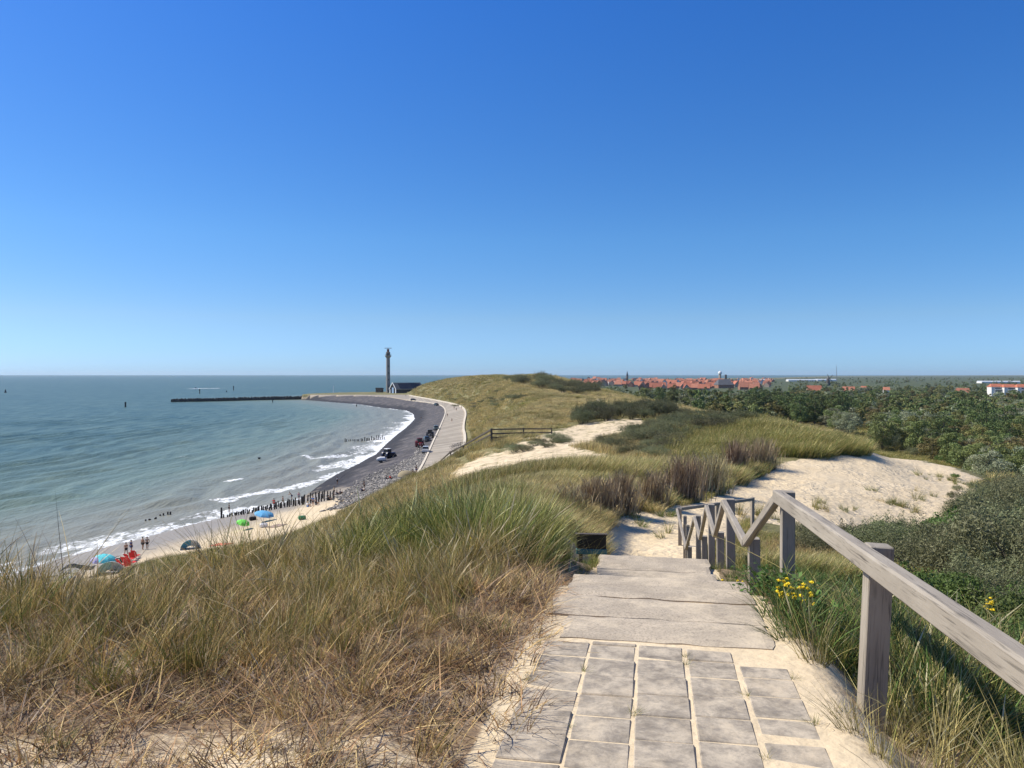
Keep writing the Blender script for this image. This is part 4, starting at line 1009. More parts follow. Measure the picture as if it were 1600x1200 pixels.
def plant_trees():
    r = random.Random(33); n = 0; pts = []
    def zone(a0, a1, y0, y1, want, gap, kinds, label, group, smin=0.8, smax=1.2, test=None):
        nonlocal n; got = 0; tries = 0
        while got < want and tries < want * 60:
            tries += 1; y = math.exp(r.uniform(math.log(y0), math.log(y1))); x = r.uniform(a0, a1) * y
            z = tz(x, y)
            if test and not test(x, y, z): continue
            if any((x - p[0]) ** 2 + (y - p[1]) ** 2 < gap * gap * (0.7 + .6 * r.random()) for p in pts): continue
            pts.append((x, y)); kd = TREE_KINDS[r.choice(kinds)]; s = r.uniform(smin, smax)
            grow(kd, "broadleaf_tree", ("crown", "trunk"), x, y, z, s, r.uniform(0, 6.28), label % kd[0], "tree", group, r.uniform(.9, 1.12)); n += 1; got += 1
    def off_bowl(x, y, z):
        u, v = project(x, y, z); return not bool(inpoly([(1040, 660), (1190, 655), (1345, 682), (1350, 702), (1450, 718), (1545, 752), (1520, 800), (1200, 800), (1040, 740)], np.array([float(u)]), np.array([float(v)]))[0])
    zone(0.43, 0.78, 78, 112, 34, 3.4, [4, 5, 5, 3, 0], "small %s tree just beyond the sand hollow", "trees just beyond the sand hollow", 0.55, 0.8, off_bowl)
    zone(0.43, 0.80, 105, 165, 84, 3.0, [4, 5, 3, 6, 2, 0], "%s tree in the wood behind the sand hollow", "trees behind the sand hollow", 0.7, 1.0, off_bowl)
    zone(0.315, 0.435, 285, 352, 30, 4.6, [0, 1, 1], "tall %s tree in the dark stand behind the grassy hummock", "dark stand behind the grassy hummock", 1.3, 1.55, off_bowl)
    zone(0.30, 0.80, 165, 285, 92, 5.0, [0, 2, 3, 4, 5, 6, 4, 1], "%s tree in the middle of the broad wood", "trees in the middle of the wood", 0.95, 1.3, off_bowl)
    zone(0.17, 0.80, 352, 520, 50, 8.5, [0, 2, 3, 4, 6, 1], "%s tree at the far side of the broad wood", "trees at the far side of the wood", 0.9, 1.25)
    return n
def far_wood():
    """the wood in front of and among the village roofs, one mass"""
    lib = []
    for i, (w, cm, tm, h, rr) in enumerate(TREE_KINDS[:7]):
        rng = np.random.default_rng(70 + i); cl = crown_clumps(h, rr * 1.25, 16, rng, 0.05, 0.75); cols = [DARKLEAF, DARKLEAF, MIDLEAF, DARKLEAF, GREYLEAF, MIDLEAF, WARMLEAF][i]
        lib.append(cloud_mesh("wood_tree", cl, 700, 0.95, cols, rng, outward=0.8))
    c = kit("wood_trees", lib); rng = np.random.default_rng(9)
    n = 2600; Y = np.exp(rng.uniform(math.log(300), math.log(1100), n)); a = rng.uniform(0.06, 0.85, n); X = a * Y
    n2 = 1500; Y2 = np.exp(rng.uniform(math.log(1150), math.log(5000), n2)); a2 = rng.uniform(0.07, 0.85, n2)
    clump = fbm(a2 * 26, np.log(Y2) * 9, 90) > np.where(a2 < 0.34, 0.66, 0.44); Y2 = Y2[clump]; a2 = a2[clump]; X = np.r_[X, a2 * Y2]; Y = np.r_[Y, Y2]
    Z, dW, dP, dF = terrain(X, Y, True); u, v = project(X, Y, Z)
    edge = 900 + (np.clip(Y, 300, 700) - 300) * -0.10
    ok = (dF > 70) & ~((Y > 760) & (u < 1235) & (rng.random(len(Y)) < 0.9)) & (u > np.where(Y < 520, 1110 - (Y - 300) * 0.55, 860)) & ~((Y > 640) & (Y < 1150) & (rng.random(len(Y)) < 0.25))
    X, Y, Z = X[ok], Y[ok], Z[ok]; m = len(X); sc = rng.uniform(0.65, 1.15, m) * np.where(Y > 1150, 0.8, 1.0)
    scatter("far_wood", c, np.c_[X, Y, Z], np.c_[np.zeros(m), np.zeros(m), rng.uniform(0, 6.28, m)], np.c_[sc, sc, sc * rng.uniform(.8, 1.15, m)], np.ones((m, 3)), rng.integers(0, 7, m), "dense low wood spreading between the dunes and the village", "wood")
    return m
print("shrubs", plant_bushes(), "trees", plant_trees(), "far wood", far_wood())

# brushwood screens: bundles of upright twigs set in the sand
def twig_mesh(name, n, h, lx, ly, rng, lean=0.14):
    V = []; Q = []; Cc = []; k = 0
    for i in range(n):
        bx, by = rng.normal(0, lx * .42), rng.normal(0, ly * .42); hh = h * (0.55 + .5 * rng.random()) * (1 - 0.35 * min(1, abs(bx) / lx) ** 2)
        dx, dy = rng.normal(0.10, lean) * hh, rng.normal(0, lean) * hh; w = 0.012 + .012 * rng.random(); f = rng.random() * 3.14; wx, wy = math.cos(f) * w, math.sin(f) * w
        c = np.array([(0.29, 0.21, 0.12), (0.43, 0.325, 0.185), (0.185, 0.132, 0.078), (0.58, 0.46, 0.27)][int(rng.random() * 4)]) * (0.75 + .5 * rng.random())
        for s in range(4):
            t = s / 3; x = bx + dx * t + rng.normal(0, .012); y = by + dy * t; tw = 1 - .7 * t
            V += [(x - wx * tw, y - wy * tw, hh * t - .05), (x + wx * tw, y + wy * tw, hh * t - .05)]; Cc += [c, c]
            if s: Q.append((k - 2, k - 1, k + 1, k))
            k += 2
        for b in range(2):   # side twigs
            t = 0.4 + .5 * rng.random(); a = rng.random() * 6.283; L = hh * .22
            p = np.array((bx + dx * t, by + dy * t, hh * t)); e = p + np.array((math.cos(a) * L * .6, math.sin(a) * L * .6, L)); m_ = w * .5
            V += [tuple(p - (m_, 0, 0)), tuple(p + (m_, 0, 0)), tuple(e + (m_ * .4, 0, 0)), tuple(e - (m_ * .4, 0, 0))]; Cc += [c] * 4; Q.append((k, k + 1, k + 2, k + 3)); k += 4
    me = raw_mesh(name, V, Q); cattr(me, "col", np.array(Cc)); me.materials.append(MAT['twig']); return me
def brushwood():
    rng = np.random.default_rng(44)
    spots = [  # base pixel, height in pixels, length along the row in pixels, label
        (930, 806, 62, 60, "loose brushwood bundle nearest the steps, half sunk in pale grass"),
        (968, 802, 66, 50, "dark upright brushwood bundle beside the sandy path"),
        (1018, 792, 56, 44, "shorter brushwood bundle in the gap of the twig screen"),
        (1066, 782, 74, 56, "broad tall brushwood bundle in the middle of the twig screen"),
        (1108, 772, 64, 50, "dark dense brushwood bundle casting a shadow on the sand"),
        (1146, 745, 60, 34, "slim brushwood bundle where the twig screen steps back"),
        (1187, 735, 52, 56, "far brushwood bundle at the edge of the sand hollow")]
    for (u, v, hp, lp, lab) in spots:
        x, y, z = ground(u, v); h = hp * y / FPX; lx = lp * y / FPX * .62
        e = link("brushwood_bundle", twig_mesh("brushwood_bundle", 400, h * 1.0, lx * 1.15, lx * 0.42, rng)); e.location = (x, y, z); e.rotation_euler = (0, 0, R(22))
        tag(e, lab, "brushwood", "brushwood screen beside the sandy path")
    x, y, z = ground(880, 800)
    e = link("brushwood_bundle", twig_mesh("brushwood_bundle", 200, 0.95, 0.9, 0.4, rng)); e.location = (x, y, z); tag(e, "thin scatter of upright twigs in the green marram left of the steps", "brushwood", "brushwood screen beside the sandy path")
brushwood()
# ragwort: yellow flower heads on leafy stems
def ragwort():
    rng = np.random.default_rng(3); ym = NT("ragwort_yellow").fin((0.85, 0.62, 0.02), 0.6); HEADS = []
    for q in range(3):
        fl = MB(); k = 9; vs = [(0, 0, .006)]
        for j in range(k * 2): rr = (.021 if j % 2 == 0 else .011); b = math.pi * j / k; vs.append((rr * math.cos(b), rr * math.sin(b), rng.normal(0, .004)))
        fl.add(vs, [(0, 1 + j, 1 + (j + 1) % (2 * k)) for j in range(2 * k)]); fl.lathe([(.009, -.006), (.012, .004), (.005, .012)], 7)
        hm = fl.mesh("flower_head"); hm.materials.append(ym); HEADS.append(hm)
    for (u, v, n, dep, hh, lab) in [(1245, 962, 32, 5.6, 0.5, "large yellow ragwort cluster between the two nearest tall handrail posts"), (1160, 922, 7, 8.6, 0.35, "small yellow ragwort in the grass beside a short handrail post"),
            (1132, 932, 8, 8.4, 0.35, "low yellow ragwort at the right edge of the steps"), (771, 812, 9, 9.6, 0.75, "tall yellow ragwort standing in the green marram"), (745, 870, 8, 8.0, 0.5, "short yellow ragwort in front of the green marram"),
            (1548, 945, 16, 9.5, 0.5, "dull yellow ragwort below the long handrail")]:
        x, y, z = at_depth(u, v, dep); g0 = tz(x, y); h = max(z - g0, 0.2)
        e = empty("ragwort_plant", (x, y, g0), 0, lab, "wildflower", "yellow ragwort plants"); st = MB(); sp = 0.16 if n > 20 else 0.08
        for i in range(n):
            a = rng.random() * 6.283; r_ = sp * math.sqrt(rng.random()); p = (r_ * math.cos(a), r_ * math.sin(a), h + rng.normal(0, .035)); st.tube([(p[0] * .15, p[1] * .15, 0), (p[0] * .6, p[1] * .6, h * .6), p], [.004, .003, .002], 4)
            o = link("flower_head", HEADS[i % 3], None, e); o.location = p; o.rotation_euler = (rng.normal(0, .3), rng.normal(0, .3), rng.random() * 6)
        st.build("stalks", MAT['stalk'], e)
MAT['stalk'] = NT("stalk").fin((0.09, 0.13, 0.035), 0.7)
ragwort()

# ---------------------------------------------------------------- the zigzag handrail
def wood_piece(name, a, b, w, h, parent, mat, ch=0.006, roll=0.0):
    """a timber whose own Z runs along its length"""
    a = Vector(a); b = Vector(b); d = b - a; mb = MB(); mb.box((0, 0, d.length / 2), (w, h, d.length), None, ch)
    o = link(name, mb.mesh(name), mat, parent); o.location = a
    q = d.to_track_quat('Z', 'Y'); o.rotation_mode = 'QUATERNION'; o.rotation_quaternion = q @ Euler((0, 0, roll)).to_quaternion(); return o
def upright(name, base, top, w, h, parent, mat, rz, ch=0.006):
    a = Vector(base); b = Vector(top); mb = MB(); L = (b - a).length; mb.box((0, 0, L / 2), (w, h, L), None, ch)
    o = link(name, mb.mesh(name), mat, parent); o.location = a
    q = (b - a).to_track_quat('Z', 'Y'); o.rotation_mode = 'QUATERNION'
    o.rotation_quaternion = q @ Euler((0, 0, rz)).to_quaternion(); return o
def handrail():
    root = empty("handrail", (1.93, 4.2, 24.0), 0, "weathered grey timber handrail zigzagging down beside the steps", "handrail"); inv = Vector(root.location)
    def rel(p): return Vector(p) - inv
    rz = -0.18
    Pn = {}
    # (pixel of rail joint, depth, pixel of post foot)
    J = [(1216, 776, 6.9, (1218, 964)), (1165, 848, 8.0, (1178, 950)), (1131, 785, 10.4, (1141, 892)), (1117, 836, 12.3, (1124, 893)), (1104, 792, 14.0, (1111, 884)), (1094, 841, 16.0, (1099, 886)), (1085, 809, 17.5, (1090, 883)), (1072, 857, 19.5, (1076, 878)), (1058, 797, 24.7, (1060, 846))]
    pts = [Vector(at_depth(u, v, d)) for u, v, d, _ in J]
    A = pts[0]; B = Vector(at_depth(1600, 1047, 2.4)); dirn = (B - A).normalized(); start = A + (B - A) * 1.42
    RW = 0.085; RH = 0.115
    wood_piece("rail", rel(start), rel(A - dirn * 0.05), RW, RH, root, MAT['post_wood'], 0.012, 0)
    for i in range(len(pts) - 1):
        a, b = pts[i], pts[i + 1]; d = (b - a).normalized(); off = Vector((-0.0, 0, 0.0))
        wood_piece("rail", rel(a + d * 0.01 + Vector((-.004 * (i % 2), 0, -.004 * (i % 2)))), rel(b - d * 0.01), RW * .8, RH * .74, root, MAT['post_wood'], 0.008)
    for i, (u, v, d, (fu, fv)) in enumerate(J):
        p = pts[i]; f = Vector(at_depth(fu, fv, d)); f.x = max(f.x, p.x); w = 0.115
        foot = Vector((p.x + 0.095 + (f.x - p.x) * .15, p.y + 0.03, min(f.z, tz(p.x, p.y)) - 0.35)); top = Vector((p.x + 0.095, p.y + 0.03, p.z + 0.045))
        o = upright("post", rel(foot), rel(top), w, w, root, MAT['post_wood'], rz)
        if i in (0, 2):
            mb = MB(); mb.lathe([(.010, 0), (.012, .006), (.004, .009)], 8, (0, 0, 0), 'X'); b_ = link("bolt_head", mb.mesh("bolt_head"), MAT['bolt'], o); b_.location = (-w / 2 - .088, 0, (top - foot).length - 0.05)
    # the post in front that carries the long rail
    t = (4.2 - A.y) / (B.y - A.y); p = A + (B - A) * t
    foot = Vector((p.x + 0.10 - 0.05, p.y + 0.03, 23.75)); top = Vector((p.x + 0.105, p.y + 0.03, p.z + 0.055))
    o = upright("post", rel(foot), rel(top), 0.125, 0.125, root, MAT['post_wood'], rz)
    for dz in (-.02, .025):
        mb = MB(); mb.lathe([(.009, 0), (.011, -.005), (.004, -.008)], 8, (0, 0, 0), 'X'); b_ = link("bolt_head", mb.mesh("bolt_head"), MAT['bolt'], o); b_.location = (-0.155, dz * .8, (top - foot).length - 0.075 + dz)
    # one more further back, behind the camera
    p = A + (B - A) * 1.38; upright("post", rel((p.x + .1, p.y, tz(p.x, p.y) - .3)), rel((p.x + .1, p.y, p.z + .05)), .125, .125, root, MAT['post_wood'], rz)
    # the turn at the foot of the steps: rail running off to the right
    c = pts[-1]; e = Vector(at_depth(1177, 780, 28.0)); m = c + (e - c) * .5
    wood_piece("rail", rel(c + Vector((0, 0, .02))), rel(e), .08, .1, root, MAT['post_wood'], .008)
    for q in (m, e): upright("post", rel((q.x, q.y + .09, tz(q.x, q.y) - .3)), rel((q.x, q.y + .09, q.z + .06)), .11, .11, root, MAT['post_wood'], 0.3)
    # two spare uprights beside the lowest flight
    for (u, vt, vb, d) in ((1065, 806, 858, 22.5), (1069, 820, 872, 21.0)):
        a = Vector(at_depth(u, vt, d)); upright("post", rel((a.x + .1, a.y, tz(a.x, a.y) - .3)), rel((a.x + .1, a.y, a.z)), .1, .1, root, MAT['post_wood'], rz)
MAT['bolt'] = paint("rusty_bolt", (0.13, 0.09, 0.07), 0.6, 0.3, 40, 0.6)
handrail()
# ---------------------------------------------------------------- low dark board beside the steps
def board():
    x, y, z = at_depth(924, 851, 13.0); g0 = tz(x, y)
    e = empty("low_board", (x, y, g0), R(-6), "low black board with a teal lower edge, half hidden in grass by the steps", "board")
    w = 0.50; zc = z - g0
    MB().box((0, 0, zc + .05), (w, .05, .24), None, .01).build("panel", paint("black_board", (0.012, 0.014, 0.013), .5), e)
    MB().box((0, -.004, zc - .115), (w + .02, .06, .09), None, .01).build("lower_edge", paint("teal_board", (0.05, 0.16, 0.15), .6), e)
    for sx in (-1, 1): MB().box((sx * (w / 2 - .07), .05, zc / 2 - .2), (.07, .05, zc + .4), None, .005).build("post", MAT['dark_wood'], e)
    MB().box((0, .0, zc + .18), (w + .04, .1, .02), None, .004).build("cap", MAT['dark_wood'], e)
board()
# ---------------------------------------------------------------- post and rail fence by the dune stairs
def dune_fence():
    top = [(660, 735, 152, 5), (684, 724, 140, 6), (704, 706, 131, 8), (724, 696, 123, 9), (768, 671, 100, 21), (818, 670, 108, 15), (862, 670, 115, 11)]
    pts = []
    for u, v, d, hp in top: pts.append(Vector(at_depth(u, v, d)))
    x0 = pts[4]; root = empty("post_and_rail_fence", (x0.x, x0.y, tz(x0.x, x0.y)), 0, "dark timber post and rail fence angling down the dune to the promenade", "fence"); inv = Vector(root.location)
    for i, p in enumerate(pts):
        h = 1.55 if i >= 4 else 1.3
        upright("post", (p.x - inv.x, p.y - inv.y, p.z - h - .5 - inv.z), (p.x - inv.x, p.y - inv.y, p.z + .14 - inv.z), .26 if i == 4 else .19, .2, root, MAT['dark_wood'], 0)
    for i in range(len(pts) - 1):
        for dz in ((0.0, -0.55, -1.05) if i >= 4 else (0.0, -0.6)):
            a = pts[i] - inv + Vector((0, -.12, dz)); b = pts[i + 1] - inv + Vector((0, -.12, dz)); wood_piece("rail", a, b, .10 if i >= 4 else .16, .17 if i >= 4 else .22, root, MAT['dark_wood'], .01, R(90) if False else 0)
dune_fence()

# ---------------------------------------------------------------- piles: groynes running into the sea
def pile_mesh(h, r, seed):
    rng = np.random.default_rng(seed); mb = MB(); n = 9; prof = [(r * 1.03, -2.0), (r, 0), (r * .98, h * .6), (r * .93, h - .06), (r * .6, h)]
    mb.lathe(prof, n); me = mb.mesh("groyne_pile", True); me.materials.append(MAT['pile_wood'])
    for v in me.vertices: v.co.x += rng.normal(0, r * .05); v.co.y += rng.normal(0, r * .05)
    return me
PILES = [pile_mesh(1.0, .14, i) for i in range(4)]
def piles(line, n, h0, h1, label, group, r=1.0, jit=.12, seed=1, z0=None, rnd=0.15):
    rr = random.Random(seed); L = resample([p[:2] for p in line], n)
    for i, (x, y) in enumerate(L):
        x += rr.uniform(-jit, jit); y += rr.uniform(-jit, jit); t = i / max(1, n - 1)
        o = link("groyne_pile", PILES[rr.randrange(4)]); zb = max(tz(x, y), -.3) if z0 is None else z0
        o.location = (x, y, zb); o.scale = (r, r, (h0 + (h1 - h0) * t) * rr.uniform(1 - rnd, 1 + rnd)); o.rotation_euler = (rr.uniform(-.04, .04), rr.uniform(-.04, .04), rr.uniform(0, 6))
        tag(o, label, "groyne pile", group)
def G0(u, v, z=0.0): return at_height(u, v, z)
piles([G0(350, 808, .6), G0(400, 805, .9), G0(455, 802, 1.4), G0(500, 794, 2.2), G0(520, 787, 2.8)], 40, .55, 1.5, "dark stubby pile in the nearer row of the beach groyne", "near row of the beach groyne", .85, .15, 3, None, .3)
piles([G0(362, 801.5, .4), G0(420, 797, .7), G0(472, 793, 1.2), G0(512, 784, 2.0)], 34, .55, 1.4, "dark stubby pile in the farther row of the beach groyne", "far row of the beach groyne", .85, .15, 4, None, .3)
piles([G0(346.5, 808, .5), G0(346.6, 807.9, .5)], 1, 2.1, 2.1, "tall lone pile at the seaward end of the beach groyne", "end post of the beach groyne", 1.25)
piles([G0(539, 690, 0), G0(562, 689, 0), G0(600, 686.5, 0)], 22, 1.2, 1.6, "short pile standing in the surf of the middle groyne", "surf row of the middle groyne", 1.3, .2, 5, -.2, .35)
piles([G0(225, 815, 0), G0(245, 811, 0)], 5, .45, .5, "worn pile top just above the shallow water near the beach", "worn pile tops in the shallows", 1.1, .3, 6, -.15, .3)
piles([G0(252, 805, 0), G0(265, 803, 0)], 4, .5, .6, "worn pile top in the second row of the shallows", "worn pile tops in the shallows, second row", 1.1, .3, 7, -.15, .3)
far_a = [G0(268, 628.2), G0(330, 627.2), G0(400, 625.4), G0(470, 624.2)]
far_b = [(x * 1.0 + 1.2, y + 5.0, 0) for x, y, z in far_a]
piles(far_a, 120, 3.0, 3.4, "tarred pile in the front row of the long harbour groyne", "front row of the long groyne", 4.6, .25, 8, -.2, .14)
piles(far_b, 70, 3.1, 3.6, "tarred pile in the back row of the long harbour groyne", "back row of the long groyne", 5.0, .3, 9, -.2, .14)
def groyne_fill():
    mb = MB(); L = resample([p[:2] for p in far_a], 60); rng = random.Random(2); vs = []; fs = []
    for i, (x, y) in enumerate(L):
        h = 1.5 + 1.3 * i / 59 + rng.uniform(-.25, .25)
        vs += [(x, y + .9, -1), (x, y + 1.0, h * .8), (x + .3, y + 3, h), (x + .6, y + 4.6, h * .8), (x + .6, y + 4.8, -1)]
    for i in range(59):
        for k in range(4): a = i * 5 + k; fs.append((a, a + 5, a + 6, a + 1))
    mb.add(vs, fs); o = mb.build("groyne_core", paint("groyne_stone", (0.045, 0.042, 0.04), .9, .4, .8, 0, .8)); tag(o, "dark stone core packed between the rows of the long groyne", "groyne")
groyne_fill()
def sea_marks():
    dk = paint("mark_black", (0.02, 0.022, 0.025), .6)
    x, y, z = G0(196, 636); e = empty("channel_pile", (x, y, 0), 0, "thick dark marker pile standing alone in the bay", "sea mark")
    MB().lathe([(.62, -2), (.6, 3.0), (.66, 3.0), (.66, 3.6), (.5, 4.0)], 14).build("shaft", dk, e, True); MB().box((.0, -.75, 2.2), (.35, .12, 1.6), None, .02).build("ladder", MAT['pile_wood'], e)
    x, y, z = G0(8.5, 613.5); e = empty("buoy", (x, y, 0), 0, "dark can shaped buoy far out at sea", "buoy")
    MB().lathe([(1.0, -1), (1.5, -.2), (1.5, .8), (1.2, 1.4), (.9, 1.5)], 16).build("float", dk, e, True); MB().lathe([(.9, 1.5), (.75, 3.6), (.3, 3.7)], 10).build("cage", dk, e); MB().lathe([(.7, 4.0), (.0, 5.0)], 8).build("topmark", dk, e)
    for (u, v, hp, lab) in ((312, 615, 7, "thin marker post in front of the white boat wake"), (365, 610, 7, "thin marker post behind the long groyne"), (426, 629, 5, "short marker post in the water below the long groyne"), (354, 612.5, 2.2, "low dark buoy beyond the long groyne"), (405, 717, 2.4, "small dark float in the middle of the bay"), (557, 635, 3, "low dark post at the waterline of the spit")):
        x, y, z = G0(u, v); h = hp * y / FPX; r = max(.35, .9 * y / FPX * .7); e = empty("marker_post", (x, y, 0), 0, lab, "sea mark"); MB().lathe([(r, -2), (r, h * .85), (r * 1.25, h * .86), (r * 1.2, h)], 10).build("shaft", dk, e)
        MB().lathe([(r * 1.6, h * .7), (r * 1.6, h * .78)], 10).build("band", dk, e)
    x, y, z = at_height(521, 614, 5.0); e = empty("leading_beacon", (x, y, tz(x, y)), 0, "thin white beacon pole on the grassy spit", "beacon"); wt = paint("beacon_white", (.8, .8, .78), .5)
    MB().lathe([(.35, -.5), (.25, 6), (.12, 8.6)], 8).build("pole", wt, e); MB().box((0, 0, 7.2), (.9, .15, 1.4), None, .03).build("daymark", wt, e)
    # speedboat and its wake far out
    x, y, z = G0(306, 607.3); e = empty("speedboat", (x, y, 0), R(-80), "tiny white speedboat trailing a white wake beyond the groyne", "boat")
    mb = MB(); mb.prism([(-1, -.4), (1, -.4), (1.3, .9), (-1.3, .9)], -3.5, 2); mb.add([(-1.3, 2, .9), (1.3, 2, .9), (0, 5, 1.2), (-1, 2, -.4), (1, 2, -.4)], [(0, 1, 2), (3, 2, 4), (0, 2, 3), (1, 4, 2)]); mb.build("hull", wt, e)
    MB().box((0, -.3, 1.5), (1.8, 2.4, 1.2), None, .2).build("cabin", dk, e)
sea_marks()

# ---------------------------------------------------------------- radar tower and the boathouse on the spit
def tower():
    x, y, z = at_height(606.5, 613.5, 5.0); s = y / FPX   # metres per photograph pixel there
    e = empty("radar_tower", (x, y, 5.0), R(20), "tall round concrete radar tower with a gallery and a scanner bar on top", "tower")
    H = 70 * s; cm = NT("tower_concrete"); v = cm.coord(scale=(1, 1, .25)); f = cm.noise(v, .5, 5, .6); w = cm.noise(v, 2.5, 5, .6)
    col = cm.mix(cm.ramp(w, [(.35, .5), (.6, 0.)]), cm.ramp(f, [(.3, (.26, .235, .205)), (.7, (.36, .33, .29))]), (.17, .15, .13)); cm.fin(col, .9, cm.bump(w, .3, .05))
    r = 3.1 * s
    n = 16
    MB().lathe([(r * 1.25, -3), (r * 1.2, 1.2), (r * 1.03, 1.3), (r * .98, H * .6), (r * .93, H * .775)], 20).build("shaft", cm.m, e, True)
    MB().lathe([(r * .95, H * .775), (r * 1.35, H * .80), (r * 1.62, H * .815), (r * 1.62, H * .83)], 20).build("gallery", cm.m, e)
    gm = paint("tower_rail", (.16, .15, .14), .6); rl = MB()
    for k in range(18): a = 6.283 * k / 18; rl.box((r * 1.52 * math.cos(a), r * 1.52 * math.sin(a), H * .845), (.12, .12, H * .032))
    rl.lathe([(r * 1.5, H * .86), (r * 1.55, H * .86), (r * 1.55, H * .864), (r * 1.5, H * .864)], 24); rl.build("railing", gm, e)
    MB().lathe([(r * 1.02, H * .83), (r * 1.02, H * .885), (r * 1.12, H * .89), (r * 1.1, H * .90), (r * .75, H * .91)], 16).build("cabin", paint("tower_cabin", (.15, .12, .10), .7), e, True)
    rd = paint("tower_red", (.16, .06, .045), .7)
    MB().lathe([(r * .62, H * .905), (r * .6, H * .955), (r * .7, H * .957), (r * .7, H * .968), (r * .3, H * .972)], 14).build("lantern", rd, e, True)
    MB().lathe([(.35, H * .97), (.3, H * .99)], 8).build("mast", gm, e)
    MB().box((0, 0, H * .993), (11.2 * s, .6, .75), (0, 0, R(-20)), .1).build("scanner", paint("scanner_grey", (.40, .40, .38), .5), e)
    for k in range(4): MB().box((0, -r * 1.0, H * (.14 + .15 * k)), (.9, .3, 1.6), None, .03).build("window", paint("slit_window", (.02, .022, .025), .3), e)
    MB().box((0, -r * 1.17, 1.6), (1.3, .3, 2.6), None, .03).build("door", gm, e)
tower()
def boathouse():
    x, y, z = at_height(614, 614.2, 5.0); s = y / FPX
    root = empty("lifeboat_house", (x, y, 5.0), R(0), "long dark boathouse with white gable trim and solar panels on its roof", "boathouse")
    root.rotation_euler = (0, 0, R(-52))
    wall = paint("boathouse_boards", (.022, .025, .035), .7, .25, .8); wt = paint("boathouse_white", (.78, .78, .76), .5); blue = paint("boathouse_door", (.30, .42, .58), .5); slate = paint("boathouse_roof", (.10, .105, .105), .7, .2, .5)
    W_, L, hw, hr = 13.5, 34.0, 4.6, 11.2      # local X across the gable, local Y along the ridge
    w2 = W_ / 2
    MB().prism([(-w2, -.5), (w2, -.5), (w2, hw), (0, hr - .4), (-w2, hw)], 0, L).build("wall", wall, root)
    rf = MB()
    for sx in (-1, 1):
        a = Vector((0, 0, hr)); b = Vector((sx * (w2 + .7), 0, hw - .5)); n = Vector((sx * (hr - hw), 0, w2)).normalized() * .18
        rf.add([a + Vector((0, -.5, 0)), b + Vector((0, -.5, 0)), b + Vector((0, L + .5, 0)), a + Vector((0, L + .5, 0)), a + n + Vector((0, -.5, 0)), b + n + Vector((0, -.5, 0)), b + n + Vector((0, L + .5, 0)), a + n + Vector((0, L + .5, 0))], [(0, 1, 2, 3), (7, 6, 5, 4), (0, 4, 5, 1), (1, 5, 6, 2), (2, 6, 7, 3), (3, 7, 4, 0)])
    roof = rf.build("roof", slate, root)
    sp = MB(); a0, a1, d0, d1 = .12, .88, 5.0, L - 1.5
    for sx in (1, -1):
        def pt(t, y_, k): p = Vector((sx * (w2 + .7) * t, y_, hr + (hw - .5 - hr) * t)); return p + Vector((sx * (hr - hw), 0, w2)).normalized() * k
        sp.add([pt(a0, d0, .24), pt(a1, d0, .24), pt(a1, d1, .24), pt(a0, d1, .24), pt(a0, d0, .32), pt(a1, d0, .32), pt(a1, d1, .32), pt(a0, d1, .32)], [(3, 2, 1, 0), (4, 5, 6, 7), (0, 1, 5, 4), (1, 2, 6, 5), (2, 3, 7, 6), (3, 0, 4, 7)])
    sm = NT("solar_panels"); v = sm.coord(); bk = sm.n("ShaderNodeTexBrick"); bk.inputs["Scale"].default_value = .7; bk.inputs["Color1"].default_value = (.010, .012, .025, 1); bk.inputs["Color2"].default_value = (.014, .016, .03, 1); bk.inputs["Mortar"].default_value = (.04, .045, .055, 1); bk.inputs["Mortar Size"].default_value = .02; sm.l(v, bk.inputs["Vector"]); sm.fin(bk.outputs[0], .25)
    sp.build("solar_panels", sm.m, roof)
    for sx in (-1, 1):
        a = Vector((0, -.62, hr + .1)); b = Vector((sx * (w2 + .75), -.62, hw - .5)); MB().beam(a, b, .24, .95, .04).build("gable_trim", wt, root)
        MB().box((sx * (w2 - .5), -.15, hw / 2 - .3), (1.5, .35, hw + .2), None, .04).build("corner_pier", wt, root)
    MB().box((0, -.12, 2.9), (3.6, .25, 6.2), None, .03).build("door", blue, root)
    for sx in (-1, 1): MB().box((sx * 3.3, -.14, 2.6), (1.2, .2, 4.6), None, .03).build("door", wall, root)
    for k in range(4): MB().box((w2 + .05, 4.5 + 7 * k, 2.4), (.12, 2.4, 1.4), None, .02).build("window", paint("boathouse_glass", (.03, .035, .04), .15), root)
    MB().box((w2 + .4, L / 2, hw - .45), (.3, L + 1.2, .35), None, .04).build("gutter", wt, root)
    # small brown hut left of the tower
    x, y, z = at_height(593, 613.2, 5.0); e = empty("brown_hut", (x, y, 5.0), R(-20), "small flat roofed brown hut left of the radar tower", "hut"); br = paint("hut_boards", (.12, .085, .06), .8, .3, 1)
    MB().box((0, 0, 2.2), (7.2, 5, 4.4), None, .05).build("wall", br, e); MB().prism([(-4.0, 4.4), (4.0, 4.4), (3.2, 5.3), (-3.2, 5.3)], -2.9, 2.9).build("roof", paint("hut_roof", (.06, .055, .05), .8), e); MB().box((-1.2, -2.55, 1.5), (1.2, .15, 2.6), None, .02).build("door", paint("hut_door", (.05, .04, .035), .7), e)
boathouse()

